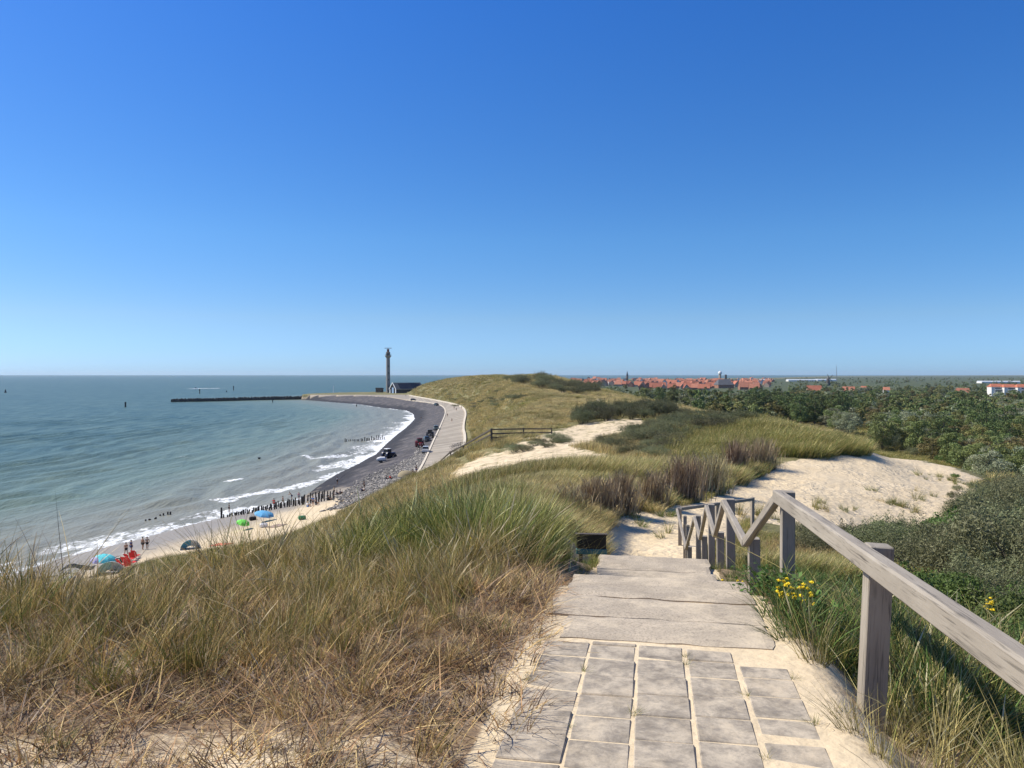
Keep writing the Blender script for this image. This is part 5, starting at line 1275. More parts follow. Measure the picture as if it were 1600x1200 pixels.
# ---------------------------------------------------------------- the village behind the wood
ROOF = [paint("clay_tiles", (.42, .145, .082), .8, .22, .35), paint("orange_tiles", (.49, .195, .115), .8, .22, .35), paint("brown_tiles", (.30, .105, .06), .8, .25, .35), paint("slate", (.13, .13, .135), .7, .2, .4)]
WALLM = [paint("house_brick", (.30, .16, .105), .9, .2, .6), paint("house_white", (.74, .72, .67), .8, .1, .4), paint("house_buff", (.46, .36, .26), .9, .15, .5)]
GLASS = paint("window_glass", (.03, .04, .05), .15)
def house_meshes(w, L, hw, hr, roof, wall, hip=0.0):
    a = MB().prism([(-w / 2, -1), (w / 2, -1), (w / 2, hw), (0, hr - .25), (-w / 2, hw)], -L / 2, L / 2).mesh("wall"); a.materials.append(WALLM[wall])
    rf = MB(); o = .45
    for sx in (-1, 1):
        n = Vector((sx * (hr - hw), 0, w / 2)).normalized() * .22; p = [Vector((0, -L / 2 - o + hip, hr)), Vector((sx * (w / 2 + o), -L / 2 - o, hw - .35)), Vector((sx * (w / 2 + o), L / 2 + o, hw - .35)), Vector((0, L / 2 + o - hip, hr))]
        rf.add(p + [q + n for q in p], [(0, 1, 2, 3), (7, 6, 5, 4), (0, 4, 5, 1), (1, 5, 6, 2), (2, 6, 7, 3), (3, 7, 4, 0)])
    b = rf.mesh("roof"); b.materials.append(ROOF[roof])
    c = MB().box((.6, L * .3, hr + .3), (.8, .8, 1.8), None, .04).mesh("chimney"); c.materials.append(WALLM[0])
    return a, b, c
HOUSES = [house_meshes(8, 10, 3.0, 8.2, 0, 0), house_meshes(8.5, 13, 3.2, 8.6, 1, 0), house_meshes(7.5, 9, 5.2, 9.6, 1, 1), house_meshes(9, 16, 3.0, 8.8, 0, 2), house_meshes(8, 12, 3.0, 7.8, 2, 0, 1.5), house_meshes(9, 11, 2.9, 8.0, 1, 2, 2.0)]
def put_house(x, y, z, k, rz, sc, label, group, windows=False):
    e = empty("house", (x, y, z), rz, label, "house", group); e.scale = (sc, sc, sc)
    link("wall", HOUSES[k][0], None, e); r_ = link("roof", HOUSES[k][1], None, e); link("chimney", HOUSES[k][2], None, r_); return e
def village():
    r = random.Random(12); pts = []; n = 0
    for (a0, a1, y0, y1, want, lab, grp, ks) in (
        (.165, .335, 1080, 1330, 46, "red roofed house in the front row of the village, partly behind the wood", "front row of the village", [0, 1, 0, 3, 5]),
        (.085, .335, 1330, 1900, 145, "orange roofed house packed in the middle of the village", "middle of the village", [0, 1, 1, 3, 4, 5, 2]),
        (.06, .35, 1900, 2700, 90, "small far roof at the seaward back of the village", "back of the village", [0, 1, 4, 3, 2])):
        got = t = 0
        while got < want and t < 6000:
            t += 1; a = r.uniform(a0, a1); y = r.uniform(y0, y1); x = a * y
            d = 14 if y < 1900 else 20
            if any((x - p[0]) ** 2 + (y - p[1]) ** 2 < d * d for p in pts): continue
            if y < 1330 and .265 < a < .30: continue
            pts.append((x, y)); put_house(x, y, tz(x, y), r.choice(ks), r.choice([R(70), R(-20), R(80), R(-10)]) + r.uniform(-.2, .2), r.uniform(.95, 1.25), lab, grp); got += 1; n += 1
    def one(u, y, k, rz, sc, lab): x = (u - 800) / FPX * y; return put_house(x, y, tz(x, y), k, rz, sc, lab, None)
    one(1272, 930, 3, R(80), 1.0, "red roofed farmhouse with pale gable ends standing among the trees")
    one(1326, 880, 1, R(75), .95, "low red roofed house between dark trees right of the windmill")
    one(1504, 800, 1, R(80), .9, "lone red roofed house in the trees left of the white flats")
    one(1350, 990, 4, R(20), .9, "brown roofed house half hidden right of the low red roofed one")
    one(1385, 900, 2, R(70), .75, "small pale house in the trees with only its upper wall showing")
    # hall with a big grey roof and a brick chimney stack
    y = 1250; x = (1131 - 800) / FPX * y; z = tz(x, y); e = empty("grey_roofed_hall", (x, y, z), R(8), "large hall with a steep dark grey roof rising over the red roofs", "hall")
    MB().box((0, 0, 2.5), (27, 20, 7), None, .1).build("wall", WALLM[0], e)
    MB().add([(-14, -11, 5.5), (14, -11, 5.5), (14, 11, 5.5), (-14, 11, 5.5), (-9, 0, 14.6), (8, 0, 14.6)], [(0, 1, 5, 4), (1, 2, 5), (2, 3, 4, 5), (3, 0, 4), (3, 2, 1, 0)]).build("roof", paint("hall_slate", (.10, .10, .105), .7, .15, .2), e)
    MB().box((5, 4, 13.5), (2.6, 2.6, 17), None, .1).build("chimney", paint("hall_stack", (.09, .08, .075), .8), e)
    y = 2500; x = (1125 - 800) / FPX * y; z = tz(x, y); e = empty("white_dome", (x, y, z - 3), 0, "small white dome on a drum standing out above the village skyline", "dome")
    MB().lathe([(4.0, -1), (4.0, 26), (5.4, 26.2), (5.4, 27)], 20).build("drum", WALLM[2], e); MB().lathe([(6.4 * math.cos(t), 27 + 8.6 * math.sin(t)) for t in np.linspace(0, 1.5, 8)] + [(.2, 35.7)], 20).build("cap", WALLM[1], e, True)
    y = 2300; x = (1307 - 800) / FPX * y; z = tz(x, y); e = empty("radio_mast", (x, y, z), 0, "thin lattice radio mast behind the windmill", "mast"); mb = MB()
    for sx, sy in ((-1, -1), (1, -1), (0, 1)): mb.tube([(sx * 1.4, sy * 1.4, 0), (sx * .25, sy * .25, 46)], [.32, .22], 5)
    for k in range(14): t = k / 14; w = 1.4 - 1.1 * t; mb.tube([(-w, -w, 46 * t), (w, -w, 46 * (t + .05)), (0, w, 46 * (t + .03)), (-w, -w, 46 * t)], .16, 4)
    mb.build("lattice", paint("mast_steel", (.22, .22, .23), .5), e); MB().tube([(0, 0, 45), (0, 0, 52)], .2, 5).build("antenna", paint("mast_tip", (.3, .3, .3), .5), e)
    y = 1500; x = (1294 - 800) / FPX * y; z = tz(x, y); e = empty("windmill", (x, y, z), R(25), "dark windmill with still sails above the trees", "windmill"); dk = paint("mill_body", (.085, .075, .065), .8)
    MB().lathe([(4.6, -1), (4.3, 3), (3.0, 12.5)], 12).build("tower", dk, e, True); MB().lathe([(3.2, 12.5), (3.1, 14.2), (1.6, 16), (.2, 16.5)], 12).build("cap", paint("mill_cap", (.13, .12, .11), .7), e, True)
    for k in range(4):
        a = R(38 + 90 * k); d = Vector((math.cos(a), 0, math.sin(a))); n_ = Vector((-math.sin(a), 0, math.cos(a))); mb = MB(); c = Vector((0, -4, 14)); mb.beam(c, c + d * 10, .4, .4)
        for j in range(4): mb.beam(c + d * 2.2 + n_ * (.3 + .4 * j), c + d * 10 + n_ * (.3 + .4 * j), .12, .12)
        mb.build("sail", dk, e)
    for (u, w, v_, yy, lab) in ((1252, 44, 592.5, 2350, "long low white greenhouse roof left of the radio mast"), (1290, 30, 592, 2450, "short white greenhouse roof behind the windmill"), (1195, 26, 592.3, 2300, "white shed roof at the right end of the village"), (1560, 60, 595, 1900, "long pale shed roof in the fields behind the flats")):
        x = (u - 800) / FPX * yy; z = tz(x, yy); h = EYE + ray(u, v_)[1] * yy - z; L = w / FPX * yy; e = empty("greenhouse", (x, yy, z), 0, lab, "greenhouse")
        MB().box((0, 0, h * .3), (L, 22, h * .62), None, .05).build("wall", WALLM[1], e); mb = MB()
        for k in range(4): mb.prism([(-L / 2, h * .6), (L / 2, h * .6), (L / 2, h * .62), (-L / 2, h * .62)], -11 + k * 5.5, -6 + k * 5.5); mb.add([(-L / 2, -11 + k * 5.5, h * .62), (L / 2, -11 + k * 5.5, h * .62), (L / 2, -8.25 + k * 5.5, h), (-L / 2, -8.25 + k * 5.5, h), (L / 2, -5.5 + k * 5.5, h * .62), (-L / 2, -5.5 + k * 5.5, h * .62)], [(0, 1, 2, 3), (3, 2, 4, 5), (0, 3, 5), (1, 4, 2)])
        mb.build("roof", paint("greenhouse_roof", (.72, .74, .74), .4), e)
    # the church spire of the village, a needle on the skyline
    y = 2000; x = (980 - 800) / FPX * y; z = tz(x, y); e = empty("church_spire", (x, y, z), 0, "dark needle spire over the left part of the village", "spire"); MB().box((0, 0, 8), (5, 5, 18), None, .1).build("tower", WALLM[0], e); MB().add([(-2.8, -2.8, 17), (2.8, -2.8, 17), (2.8, 2.8, 17), (-2.8, 2.8, 17), (0, 0, 31)], [(0, 1, 4), (1, 2, 4), (2, 3, 4), (3, 0, 4), (3, 2, 1, 0)]).build("steeple", ROOF[3], e)
    # white flats with stepped balconies
    for i, u in enumerate((1556, 1576, 1597, 1618)):
        y = 770 - i * 6; x = (u - 800) / FPX * y; z = tz(x, y); e = empty("white_flats", (x, y, z + 1.2), R(-6), ["white flats with red roof at the left end of the terrace by the wood", "second white flats from the left with stacked balconies", "white flats at the picture's right edge with stacked balconies", "white flats running on beyond the right edge"][i], "flats", "terrace of white flats")
        MB().box((0, 0, 3.2), (12.4, 9, 10), None, .05).build("wall", WALLM[1], e)
        for k in range(3):
            MB().box((1.4, -4.62, .9 + 2.8 * k), (8.2, .2, 1.35), None, .02).build("window", GLASS, e); b = MB().box((1.4, -5.4, -.35 + 2.8 * k), (9.2, 1.6, .18), None, .02).box((1.4, -6.15, .15 + 2.8 * k), (9.2, .1, .9), None, .02).build("balcony", WALLM[1], e)
        MB().add([(-6.6, -5, 8), (6.6, -5, 8), (6.6, 5, 8), (-6.6, 5, 8), (-5, 0, 11), (5, 0, 11)], [(0, 1, 5, 4), (1, 2, 5), (2, 3, 4, 5), (3, 0, 4), (3, 2, 1, 0)]).build("roof", ROOF[0], e)
    return n
print("houses", village())

# ---------------------------------------------------------------- people
SKIN = [paint("skin_tan", (.42, .24, .15), .6, .1, 6), paint("skin_fair", (.55, .34, .23), .6, .1, 6), paint("skin_brown", (.26, .14, .09), .6, .1, 6)]
CLOTH = {k: paint("cloth_" + k, c, .85, .15, 8) for k, c in {"red": (.55, .03, .03), "black": (.018, .018, .02), "navy": (.03, .045, .12), "white": (.75, .74, .72), "blue": (.06, .18, .45), "grey": (.22, .22, .23), "green": (.06, .22, .10), "orange": (.62, .18, .03), "pink": (.6, .25, .28), "khaki": (.28, .23, .14)}.items()}
HAIR = [paint("hair_dark", (.03, .02, .015), .6), paint("hair_blond", (.42, .30, .14), .6), paint("hair_brown", (.10, .06, .035), .6)]
def skin_mesh(name, chains, levels=1, root=0):
    """chains of (x, y, z, radius) joints sharing joints by name, grown with the Skin modifier"""
    idx = {}; V = []; Rr = []; E = []
    for ch in chains:
        prev = None
        for nm, p, r_ in ch:
            if nm not in idx: idx[nm] = len(V); V.append(p); Rr.append(r_)
            if prev is not None and (prev, idx[nm]) not in E: E.append((prev, idx[nm]))
            prev = idx[nm]
    me = bpy.data.meshes.new(name); me.from_pydata(V, E, []); o = bpy.data.objects.new(name, me); COL.objects.link(o)
    md = o.modifiers.new("skin", 'SKIN'); md.use_smooth_shade = True; md.branch_smoothing = .6
    for i, sv in enumerate(me.skin_vertices[0].data): sv.radius = (Rr[i], Rr[i]); sv.use_root = (i == root)
    if levels: o.modifiers.new("subdivision", 'SUBSURF').levels = levels; o.modifiers["subdivision"].render_levels = levels
    dg = bpy.context.evaluated_depsgraph_get(); res = bpy.data.meshes.new_from_object(o.evaluated_get(dg)); res.name = name
    bpy.data.objects.remove(o); bpy.data.meshes.remove(me); return res
def pose_joints(kind):
    """pelvis, chest, head and limbs, metres, facing -Y"""
    J = {}
    if kind == "sit":
        J.update(pel=(0, .0, .16), chest=(0, .12, .52), neck=(0, .10, .70), head=(0, .06, .84), top=(0, .05, .95))
        for s, t in ((-1, 'l'), (1, 'r')): J.update({t + 'hip': (.09 * s, 0, .14), t + 'knee': (.14 * s, -.40, .42), t + 'ank': (.14 * s, -.62, .06), t + 'toe': (.15 * s, -.76, .04), t + 'sh': (.18 * s, .11, .62), t + 'el': (.26 * s, -.02, .38), t + 'wr': (.18 * s, -.26, .38), t + 'ha': (.17 * s, -.34, .40)})
    else:
        st = {"stand": .06, "walk": .30, "wade": .16}.get(kind, .06); ln = .25 if kind == "bend" else 0.0
        J.update(pel=(0, 0, .92), chest=(0, -ln * .8, 1.24), neck=(0, -ln * 1.5, 1.46), head=(0, -ln * 1.8 - .01, 1.60), top=(0, -ln * 1.9, 1.71))
        for s, t in ((-1, 'l'), (1, 'r')):
            f = -st * s; J.update({t + 'hip': (.09 * s, 0, .88), t + 'knee': (.10 * s, f * .6 - .04, .48), t + 'ank': (.11 * s, f + .03, .07), t + 'toe': (.12 * s, f - .12, .04)})
            arm = -f if kind == "walk" else 0
            if kind in ("bend", "fish"): J.update({t + 'sh': (.19 * s, -ln * 1.3, 1.39), t + 'el': (.22 * s, -.22 - ln, 1.16), t + 'wr': (.10 * s, -.44 - ln, 1.10), t + 'ha': (.07 * s, -.52 - ln, 1.12)})
            elif kind == "hips": J.update({t + 'sh': (.19 * s, 0, 1.39), t + 'el': (.38 * s, .08, 1.14), t + 'wr': (.20 * s, -.04, .98), t + 'ha': (.14 * s, -.07, .96)})
            else: J.update({t + 'sh': (.19 * s, 0, 1.39), t + 'el': (.25 * s, arm * .5 + .03, 1.12), t + 'wr': (.25 * s, arm - .06, .90), t + 'ha': (.24 * s, arm - .09, .81)})
    return J
def person_kit(kind):
    J = pose_joints(kind); j = lambda n, r_: (n, J[n], r_)
    ch = [[j('pel', .13), j('chest', .15), j('neck', .058), j('head', .098), j('top', .062)]]
    for t in 'lr':
        ch.append([j('pel', .13), j(t + 'hip', .10), j(t + 'knee', .062), j(t + 'ank', .042), j(t + 'toe', .034)]); ch.append([j('chest', .15), j(t + 'sh', .062), j(t + 'el', .044), j(t + 'wr', .032), j(t + 'ha', .034)])
    body = skin_mesh("body", ch, 1)
    P = Vector(J['pel']); Ch = Vector(J['chest']); N = Vector(J['neck'])
    sh = [[('p', J['pel'], .155)]]
    for t in 'lr': h = Vector(J[t + 'hip']); k = Vector(J[t + 'knee']); sh.append([('p', J['pel'], .155), (t + 'h', tuple(h), .115), (t + 'k', tuple(h.lerp(k, .55)), .092)])
    shorts = skin_mesh("shorts", sh, 1)
    st = [[('a', tuple(P.lerp(Ch, .15)), .150), ('c', tuple(Ch), .172), ('n', tuple(Ch.lerp(N, .62)), .10)]]
    for t in 'lr': s_ = Vector(J[t + 'sh']); e_ = Vector(J[t + 'el']); st.append([('c', tuple(Ch), .172), (t + 's', tuple(s_), .080), (t + 'e', tuple(s_.lerp(e_, .6)), .062)])
    shirt = skin_mesh("shirt", st, 1)
    hd = Vector(J['head']); hr_ = MB(); prof = [(.108 * math.cos(t), .108 * math.sin(t)) for t in np.linspace(-.25, 1.45, 6)]; hr_.lathe(prof, 12, (hd.x, hd.y + .018, hd.z + .035)); hm = hr_.mesh("hair", True)
    return body, shirt, shorts, hm
KITS = {k: person_kit(k) for k in ("stand", "walk", "sit", "fish", "hips", "bend")}
def dress(name, me, mat, parent):
    o = link(name, me, None, parent)
    if len(me.materials) == 0: me.materials.append(mat)
    o.material_slots[0].link = 'OBJECT'; o.material_slots[0].material = mat; return o
def person(u, v, kind, rz, top, bottom, skin, hair, label, hgt=1.0, group=None):
    x, y, z = ground(u, v); e = empty("person", (x, y, z), R(rz), label, "person", group); e.scale = (hgt,) * 3; b, s, h, hm = KITS[kind]
    dress("body", b, SKIN[skin], e)
    if top: dress("shirt", s, CLOTH[top], e)
    dress("shorts", h, CLOTH[bottom], e); dress("hair", hm, HAIR[hair], e); return e
def people():
    T = [ # u, v foot, pose, turn, top, bottom, skin, hair, label
    (197, 868, "walk", 40, None, "black", 0, 0, "bare chested person striding beside the red beach chairs, shorter than the one behind"),
    (205, 863.5, "stand", 150, "navy", "navy", 0, 0, "person in dark swimwear standing behind the red beach chairs"),
    (223, 859, "stand", 160, None, "black", 0, 0, "left one of two people standing together at the wet sand"),
    (230, 858.5, "walk", 200, "grey", "black", 0, 2, "person in a grey top walking just right of a companion at the wet sand"),
    (358, 800.5, "stand", 120, "black", "black", 0, 0, "person in black standing in the foam at the seaward end of the groyne"),
    (428, 793, "hips", 160, "red", "red", 0, 0, "person in red swimwear with hands on hips behind the groyne"),
    (442, 789, "walk", 60, None, "khaki", 1, 2, "bare chested person in khaki shorts wading behind the groyne"),
    (456, 781, "bend", -70, None, "navy", 0, 2, "person bending forward in the shallow foam"),
    (467, 782, "stand", 20, "pink", "grey", 1, 1, "blond person in a pink top at the start of the dark slope"),
    (481, 792, "sit", 150, "white", "blue", 1, 1, "person in a white shirt sitting by the landward piles"),
    (489, 791, "stand", 170, "blue", "black", 1, 2, "person in a blue shirt standing among the landward piles"),
    (494, 789, "sit", 150, "black", "grey", 0, 0, "person in black sitting on the stones near the landward piles"),
    (527, 757, "fish", 80, "white", "black", 0, 0, "angler in a white shirt holding a long rod on the dark slope"),
    (514, 782, "sit", 130, "black", "black", 0, 0, "person in black sitting on the stones below the angler"),
    (522, 774, "stand", 120, "khaki", "black", 1, 2, "person in khaki standing beside a seated group on the stones"),
    (527, 773, "sit", 100, "black", "navy", 0, 0, "person in a dark top sitting in the group below the angler"),
    (532, 772, "sit", 140, "grey", "black", 0, 2, "person in grey sitting at the right of the group below the angler"),
    (566, 768.5, "sit", 120, "navy", "black", 0, 0, "person in navy sitting on the rubble by the grass edge"),
    (569, 765, "stand", 120, "black", "black", 0, 0, "person in black standing on the rubble by the grass edge"),
    (604, 750, "sit", 120, "black", "navy", 0, 0, "person in black sitting on the rubble band, left of a red shirt"),
    (610, 749, "sit", 150, "red", "black", 0, 2, "person in a red shirt sitting on the rubble band"),
    (628, 741, "sit", 120, "navy", "black", 0, 0, "person in navy sitting left of the dark picnic pile"),
    (645, 740, "sit", 110, "black", "black", 0, 0, "person in black sitting near the bottom corner of the promenade"),
    (650.5, 739.5, "stand", 140, "black", "navy", 0, 0, "person in black standing at the bottom corner of the promenade"),
    (699, 651, "walk", 175, "black", "navy", 0, 0, "walker in black on the seaward side of the promenade"),
    (706, 659.5, "walk", 170, "grey", "black", 1, 1, "walker in grey in the middle of the promenade"),
    (709.5, 639.5, "walk", 10, "black", "black", 0, 0, "far walker in black at the promenade bend"),
    (713, 642, "walk", 185, "navy", "black", 0, 0, "far walker in navy beside another at the promenade bend"),
    (721, 639, "walk", 185, "black", "grey", 0, 0, "far walker close to the dune side of the promenade bend"),
    (634, 619.5, "stand", 185, "black", "black", 0, 0, "tiny person where the promenade reaches the boathouse"),
    (658, 655, "stand", 90, "black", "black", 0, 0, "lone person in black standing on the dark slope"),
    (580, 716, "stand", 90, "blue", "navy", 1, 1, "person in a blue shirt by the water behind the tractor")]
    for t in T[:-1]: person(*t)
    # the angler's rod
    x, y, z = ground(527, 757); rod = MB().tube([(x + .45, y - .1, z + 1.1), (x + 2.2, y - .6, z + 2.6), (x + 4.4, y - 1.5, z + 3.5)], [.03, .022, .012], 6).build("fishing_rod", paint("rod_black", (.02, .02, .02), .4)); tag(rod, "long dark fishing rod held by the angler on the dark slope", "fishing rod")
people()

# ---------------------------------------------------------------- vehicles and bicycles on the dyke
TYRE = paint("tyre_rubber", (.015, .015, .016), .9, .2, 20); RIM = paint("wheel_rim", (.45, .45, .46), .4, .1, 8, .6); GLS = paint("dark_glass", (.02, .025, .03), .1); STEEL = paint("dark_steel", (.05, .05, .055), .5)
def wheel(parent, x, y, r, w, rim=RIM):
    o = MB().lathe([(r * .55, -w / 2), (r * .93, -w / 2), (r, -w * .3), (r, w * .3), (r * .93, w / 2), (r * .55, w / 2)], 18, (0, 0, 0), 'X').build("wheel", TYRE, parent); o.location = (x, y, r)
    MB().lathe([(r * .15, -w * .5), (r * .57, -w * .42), (r * .57, w * .42), (r * .15, w * .5)], 14, (0, 0, 0), 'X').build("rim", rim, o); return o
def tractor(u, v, rz, color, label, canopy=(.7, .7, .68), sc=1.0):
    x, y, z = ground(u, v); e = empty("tractor", (x, y, z), R(rz), label, "tractor", "tractors on the dark slope"); e.scale = (sc,) * 3; pm = paint("tractor_paint", color, .4, .12, 2)
    MB().box((0, -1.35, 1.15), (.85, 1.9, .75), None, .1).box((0, -2.25, 1.0), (.7, .2, .6), None, .05).build("bonnet", pm, e)
    MB().box((0, .1, .8), (.8, 2.2, .5), None, .06).build("chassis", STEEL, e)
    for sx in (-1, 1): MB().lathe([(.72, -.25), (.95, -.25), (.97, .25), (.72, .25)], 14, (sx * .92, .65, 1.02), 'X').build("mudguard", pm, e)
    MB().box((0, .35, 1.55), (1.35, 1.3, .5), None, .08).build("cab", pm, e); MB().box((0, .35, 2.15), (1.28, 1.25, .85), None, .06).build("windscreen", GLS, e)
    MB().box((0, .35, 2.66), (1.5, 1.5, .16), None, .06).build("roof", paint("cab_roof", canopy, .5), e)
    pl = MB()
    for sx in (-1, 1):
        for sy in (-.28, .98): pl.box((sx * .66, sy, 2.1), (.09, .09, 1.1))
    pl.build("cab_frame", STEEL, e); MB().tube([(.32, -1.3, 1.5), (.32, -1.3, 2.5)], .05, 8).build("exhaust", STEEL, e)
    for sx in (-1, 1): wheel(e, sx * .92, .65, .88, .5, pm); wheel(e, sx * .78, -1.75, .55, .36, pm); MB().lathe([(.09, 0), (.1, -.05)], 10, (sx * .25, -2.35, 1.2), 'Y').build("headlight", WALLM[1], e)
    return e
def car(u, v, rz, color, label, high=0.0):
    x, y, z = ground(u, v); e = empty("parked_car", (x, y, z), R(rz), label, "car", "cars parked on the dark slope"); pm = paint("car_paint", color, .3, .06, 1, .3, 0, .5); h = 1.0 + high
    MB().prism([(-.88, .32), (.88, .32), (.92, .7), (.85, h), (-.85, h), (-.92, .7)], -2.15, 2.2).build("body", pm, e)
    g_ = MB(); w0, w1 = .84, .68; y0, y1, y2, y3 = -1.0, -.35, 1.55, 2.1; t = h + .55
    g_.add([(-w0, y0, h), (w0, y0, h), (w0, y3, h), (-w0, y3, h), (-w1, y1, t), (w1, y1, t), (w1, y2, t), (-w1, y2, t)], [(0, 1, 5, 4), (1, 2, 6, 5), (2, 3, 7, 6), (3, 0, 4, 7), (4, 5, 6, 7)]); g_.build("window", GLS, e)
    MB().box((0, (y1 + y2) / 2, t + .02), (w1 * 2 + .06, y2 - y1 + .1, .07), None, .03).build("roof", pm, e)
    for sx in (-1, 1):
        wheel(e, sx * .82, -1.35, .33, .24); wheel(e, sx * .82, 1.4, .33, .24); MB().box((sx * .62, -2.17, .72), (.34, .06, .16), None, .02).build("headlight", WALLM[1], e); MB().box((sx * .68, 2.22, .8), (.24, .06, .2), None, .02).build("tail_light", CLOTH["red"], e)
    MB().box((0, -2.19, .42), (1.7, .12, .22), None, .03).build("bumper", STEEL, e)
    return e
def vehicles():
    tractor(607, 716, 140, (.016, .028, .07), "dark blue tractor with a white roof nearest the surf", (.78, .78, .76))
    tractor(672, 684.5, 10, (.055, .05, .05), "black tractor parked beside the promenade kerb", (.12, .12, .12), 1.05)
    e = tractor(656, 699, 20, (.15, .012, .018), "dark red tractor parked behind the silver car", (.10, .015, .015), 1.0)
    car(665, 707.5, 5, (.62, .63, .63), "silver car parked on the dark slope by the promenade", .12)
    car(667, 690, 15, (.03, .03, .035), "black car wedged between the two parked tractors", .05)
    car(681.5, 672, 10, (.10, .13, .12), "grey green car farthest along the kerb", .1)
    car(682, 634, 30, (.03, .04, .035), "dark car at the bend of the dyke", .2); car(646, 626, 60, (.03, .03, .03), "tiny black car before the boathouse", .1)
    # white bundle and trailer beside the first tractor
    x, y, z = ground(596, 723); e = empty("boat_trailer", (x, y, z), R(110), "low trailer with a white bundle in front of the blue tractor", "trailer"); MB().box((0, 0, .55), (1.5, 2.6, .12), None, .02).box((0, -2, .5), (.12, 1.6, .1), None, .01).build("frame", STEEL, e)
    for sx in (-1, 1): wheel(e, sx * .85, .2, .36, .22)
    MB().lathe([(.15, -1.2), (.55, -.9), (.62, .3), (.4, 1.0), (.1, 1.3)], 12, (0, 0, 1.0), 'Y').build("bundle", CLOTH["white"], e, True)
    mb = [MB() for _ in range(4)]
    # bicycles by the stair foot
    def bike_root():
        e = empty("bicycle"); fr = MB(); P = lambda a, b, r_=.022: fr.tube([a, b], r_, 6)
        P((0, -.5, .36), (0, -.42, .92)); P((0, -.44, .82), (0, .12, .30)); P((0, -.43, .88), (0, .22, .86)); P((0, .22, .92), (0, .12, .30)); P((0, .12, .30), (0, .55, .36)); P((0, .2, .8), (0, .55, .36)); fr.build("frame", STEEL, e)
        MB().tube([(-.3, -.36, 1.05), (0, -.42, 1.0), (.3, -.36, 1.05)], .018, 6).tube([(0, -.42, .92), (0, -.42, 1.0)], .02, 6).build("handlebar", RIM, e); MB().box((0, .24, .96), (.16, .26, .06), None, .03).build("saddle", CLOTH["black"], e)
        for yy in (-.5, .55):
            w = MB(); n = 18
            vs = []; fs = []
            for k in range(n):
                a = 6.283 * k / n
                for (dr, dx) in ((.0, -.025), (.0, .025), (-.045, .025), (-.045, -.025)): vs.append((dx, (.35 + dr) * math.cos(a), (.35 + dr) * math.sin(a)))
            for k in range(n):
                for q in range(4): fs.append((k * 4 + q, k * 4 + (q + 1) % 4, ((k + 1) % n) * 4 + (q + 1) % 4, ((k + 1) % n) * 4 + q))
            w.add(vs, fs); o = w.build("wheel", TYRE, e); o.location = (0, yy, .36); sp = MB()
            for k in range(6): a = math.pi * k / 6; sp.tube([(0, -.32 * math.cos(a), -.32 * math.sin(a)), (0, .32 * math.cos(a), .32 * math.sin(a))], .006, 3)
            sp.build("spokes", RIM, o)
        return e
    b0 = bike_root(); r = random.Random(4); first = True
    for i in range(12):
        u = 708 + (i % 6) * 3.1; v = 709 - (i // 6) * 8 - (i % 6) * 1.1; x, y, z = at_height(u, v, 5.1); o = b0 if first else copy_tree(b0); first = False
        o.location = (x, y, 5.1); o.rotation_euler = (r.uniform(-.12, .12), 0, R(r.choice([80, 95, 110, -70])) + r.uniform(-.2, .2)); o.scale = (1.15,) * 3
        tag(o, "bicycle parked in the tangle at the foot of the dune stairs", "bicycle", "bicycles at the foot of the dune stairs")
    # dark picnic pile on the rubble
    x, y, z = ground(635, 744); e = empty("picnic_shelter", (x, y, z), R(20), "low dark picnic shelter on the rubble beside the promenade", "beach shelter")
    MB().lathe([(1.9, 0), (1.7, .6), (1.1, 1.05), (.2, 1.2)], 12).build("canopy", CLOTH["khaki"], e, True); MB().box((0, -1.5, .3), (1.2, .8, .5), (0, 0, .3), .1).build("cool_box", CLOTH["black"], e)
vehicles()

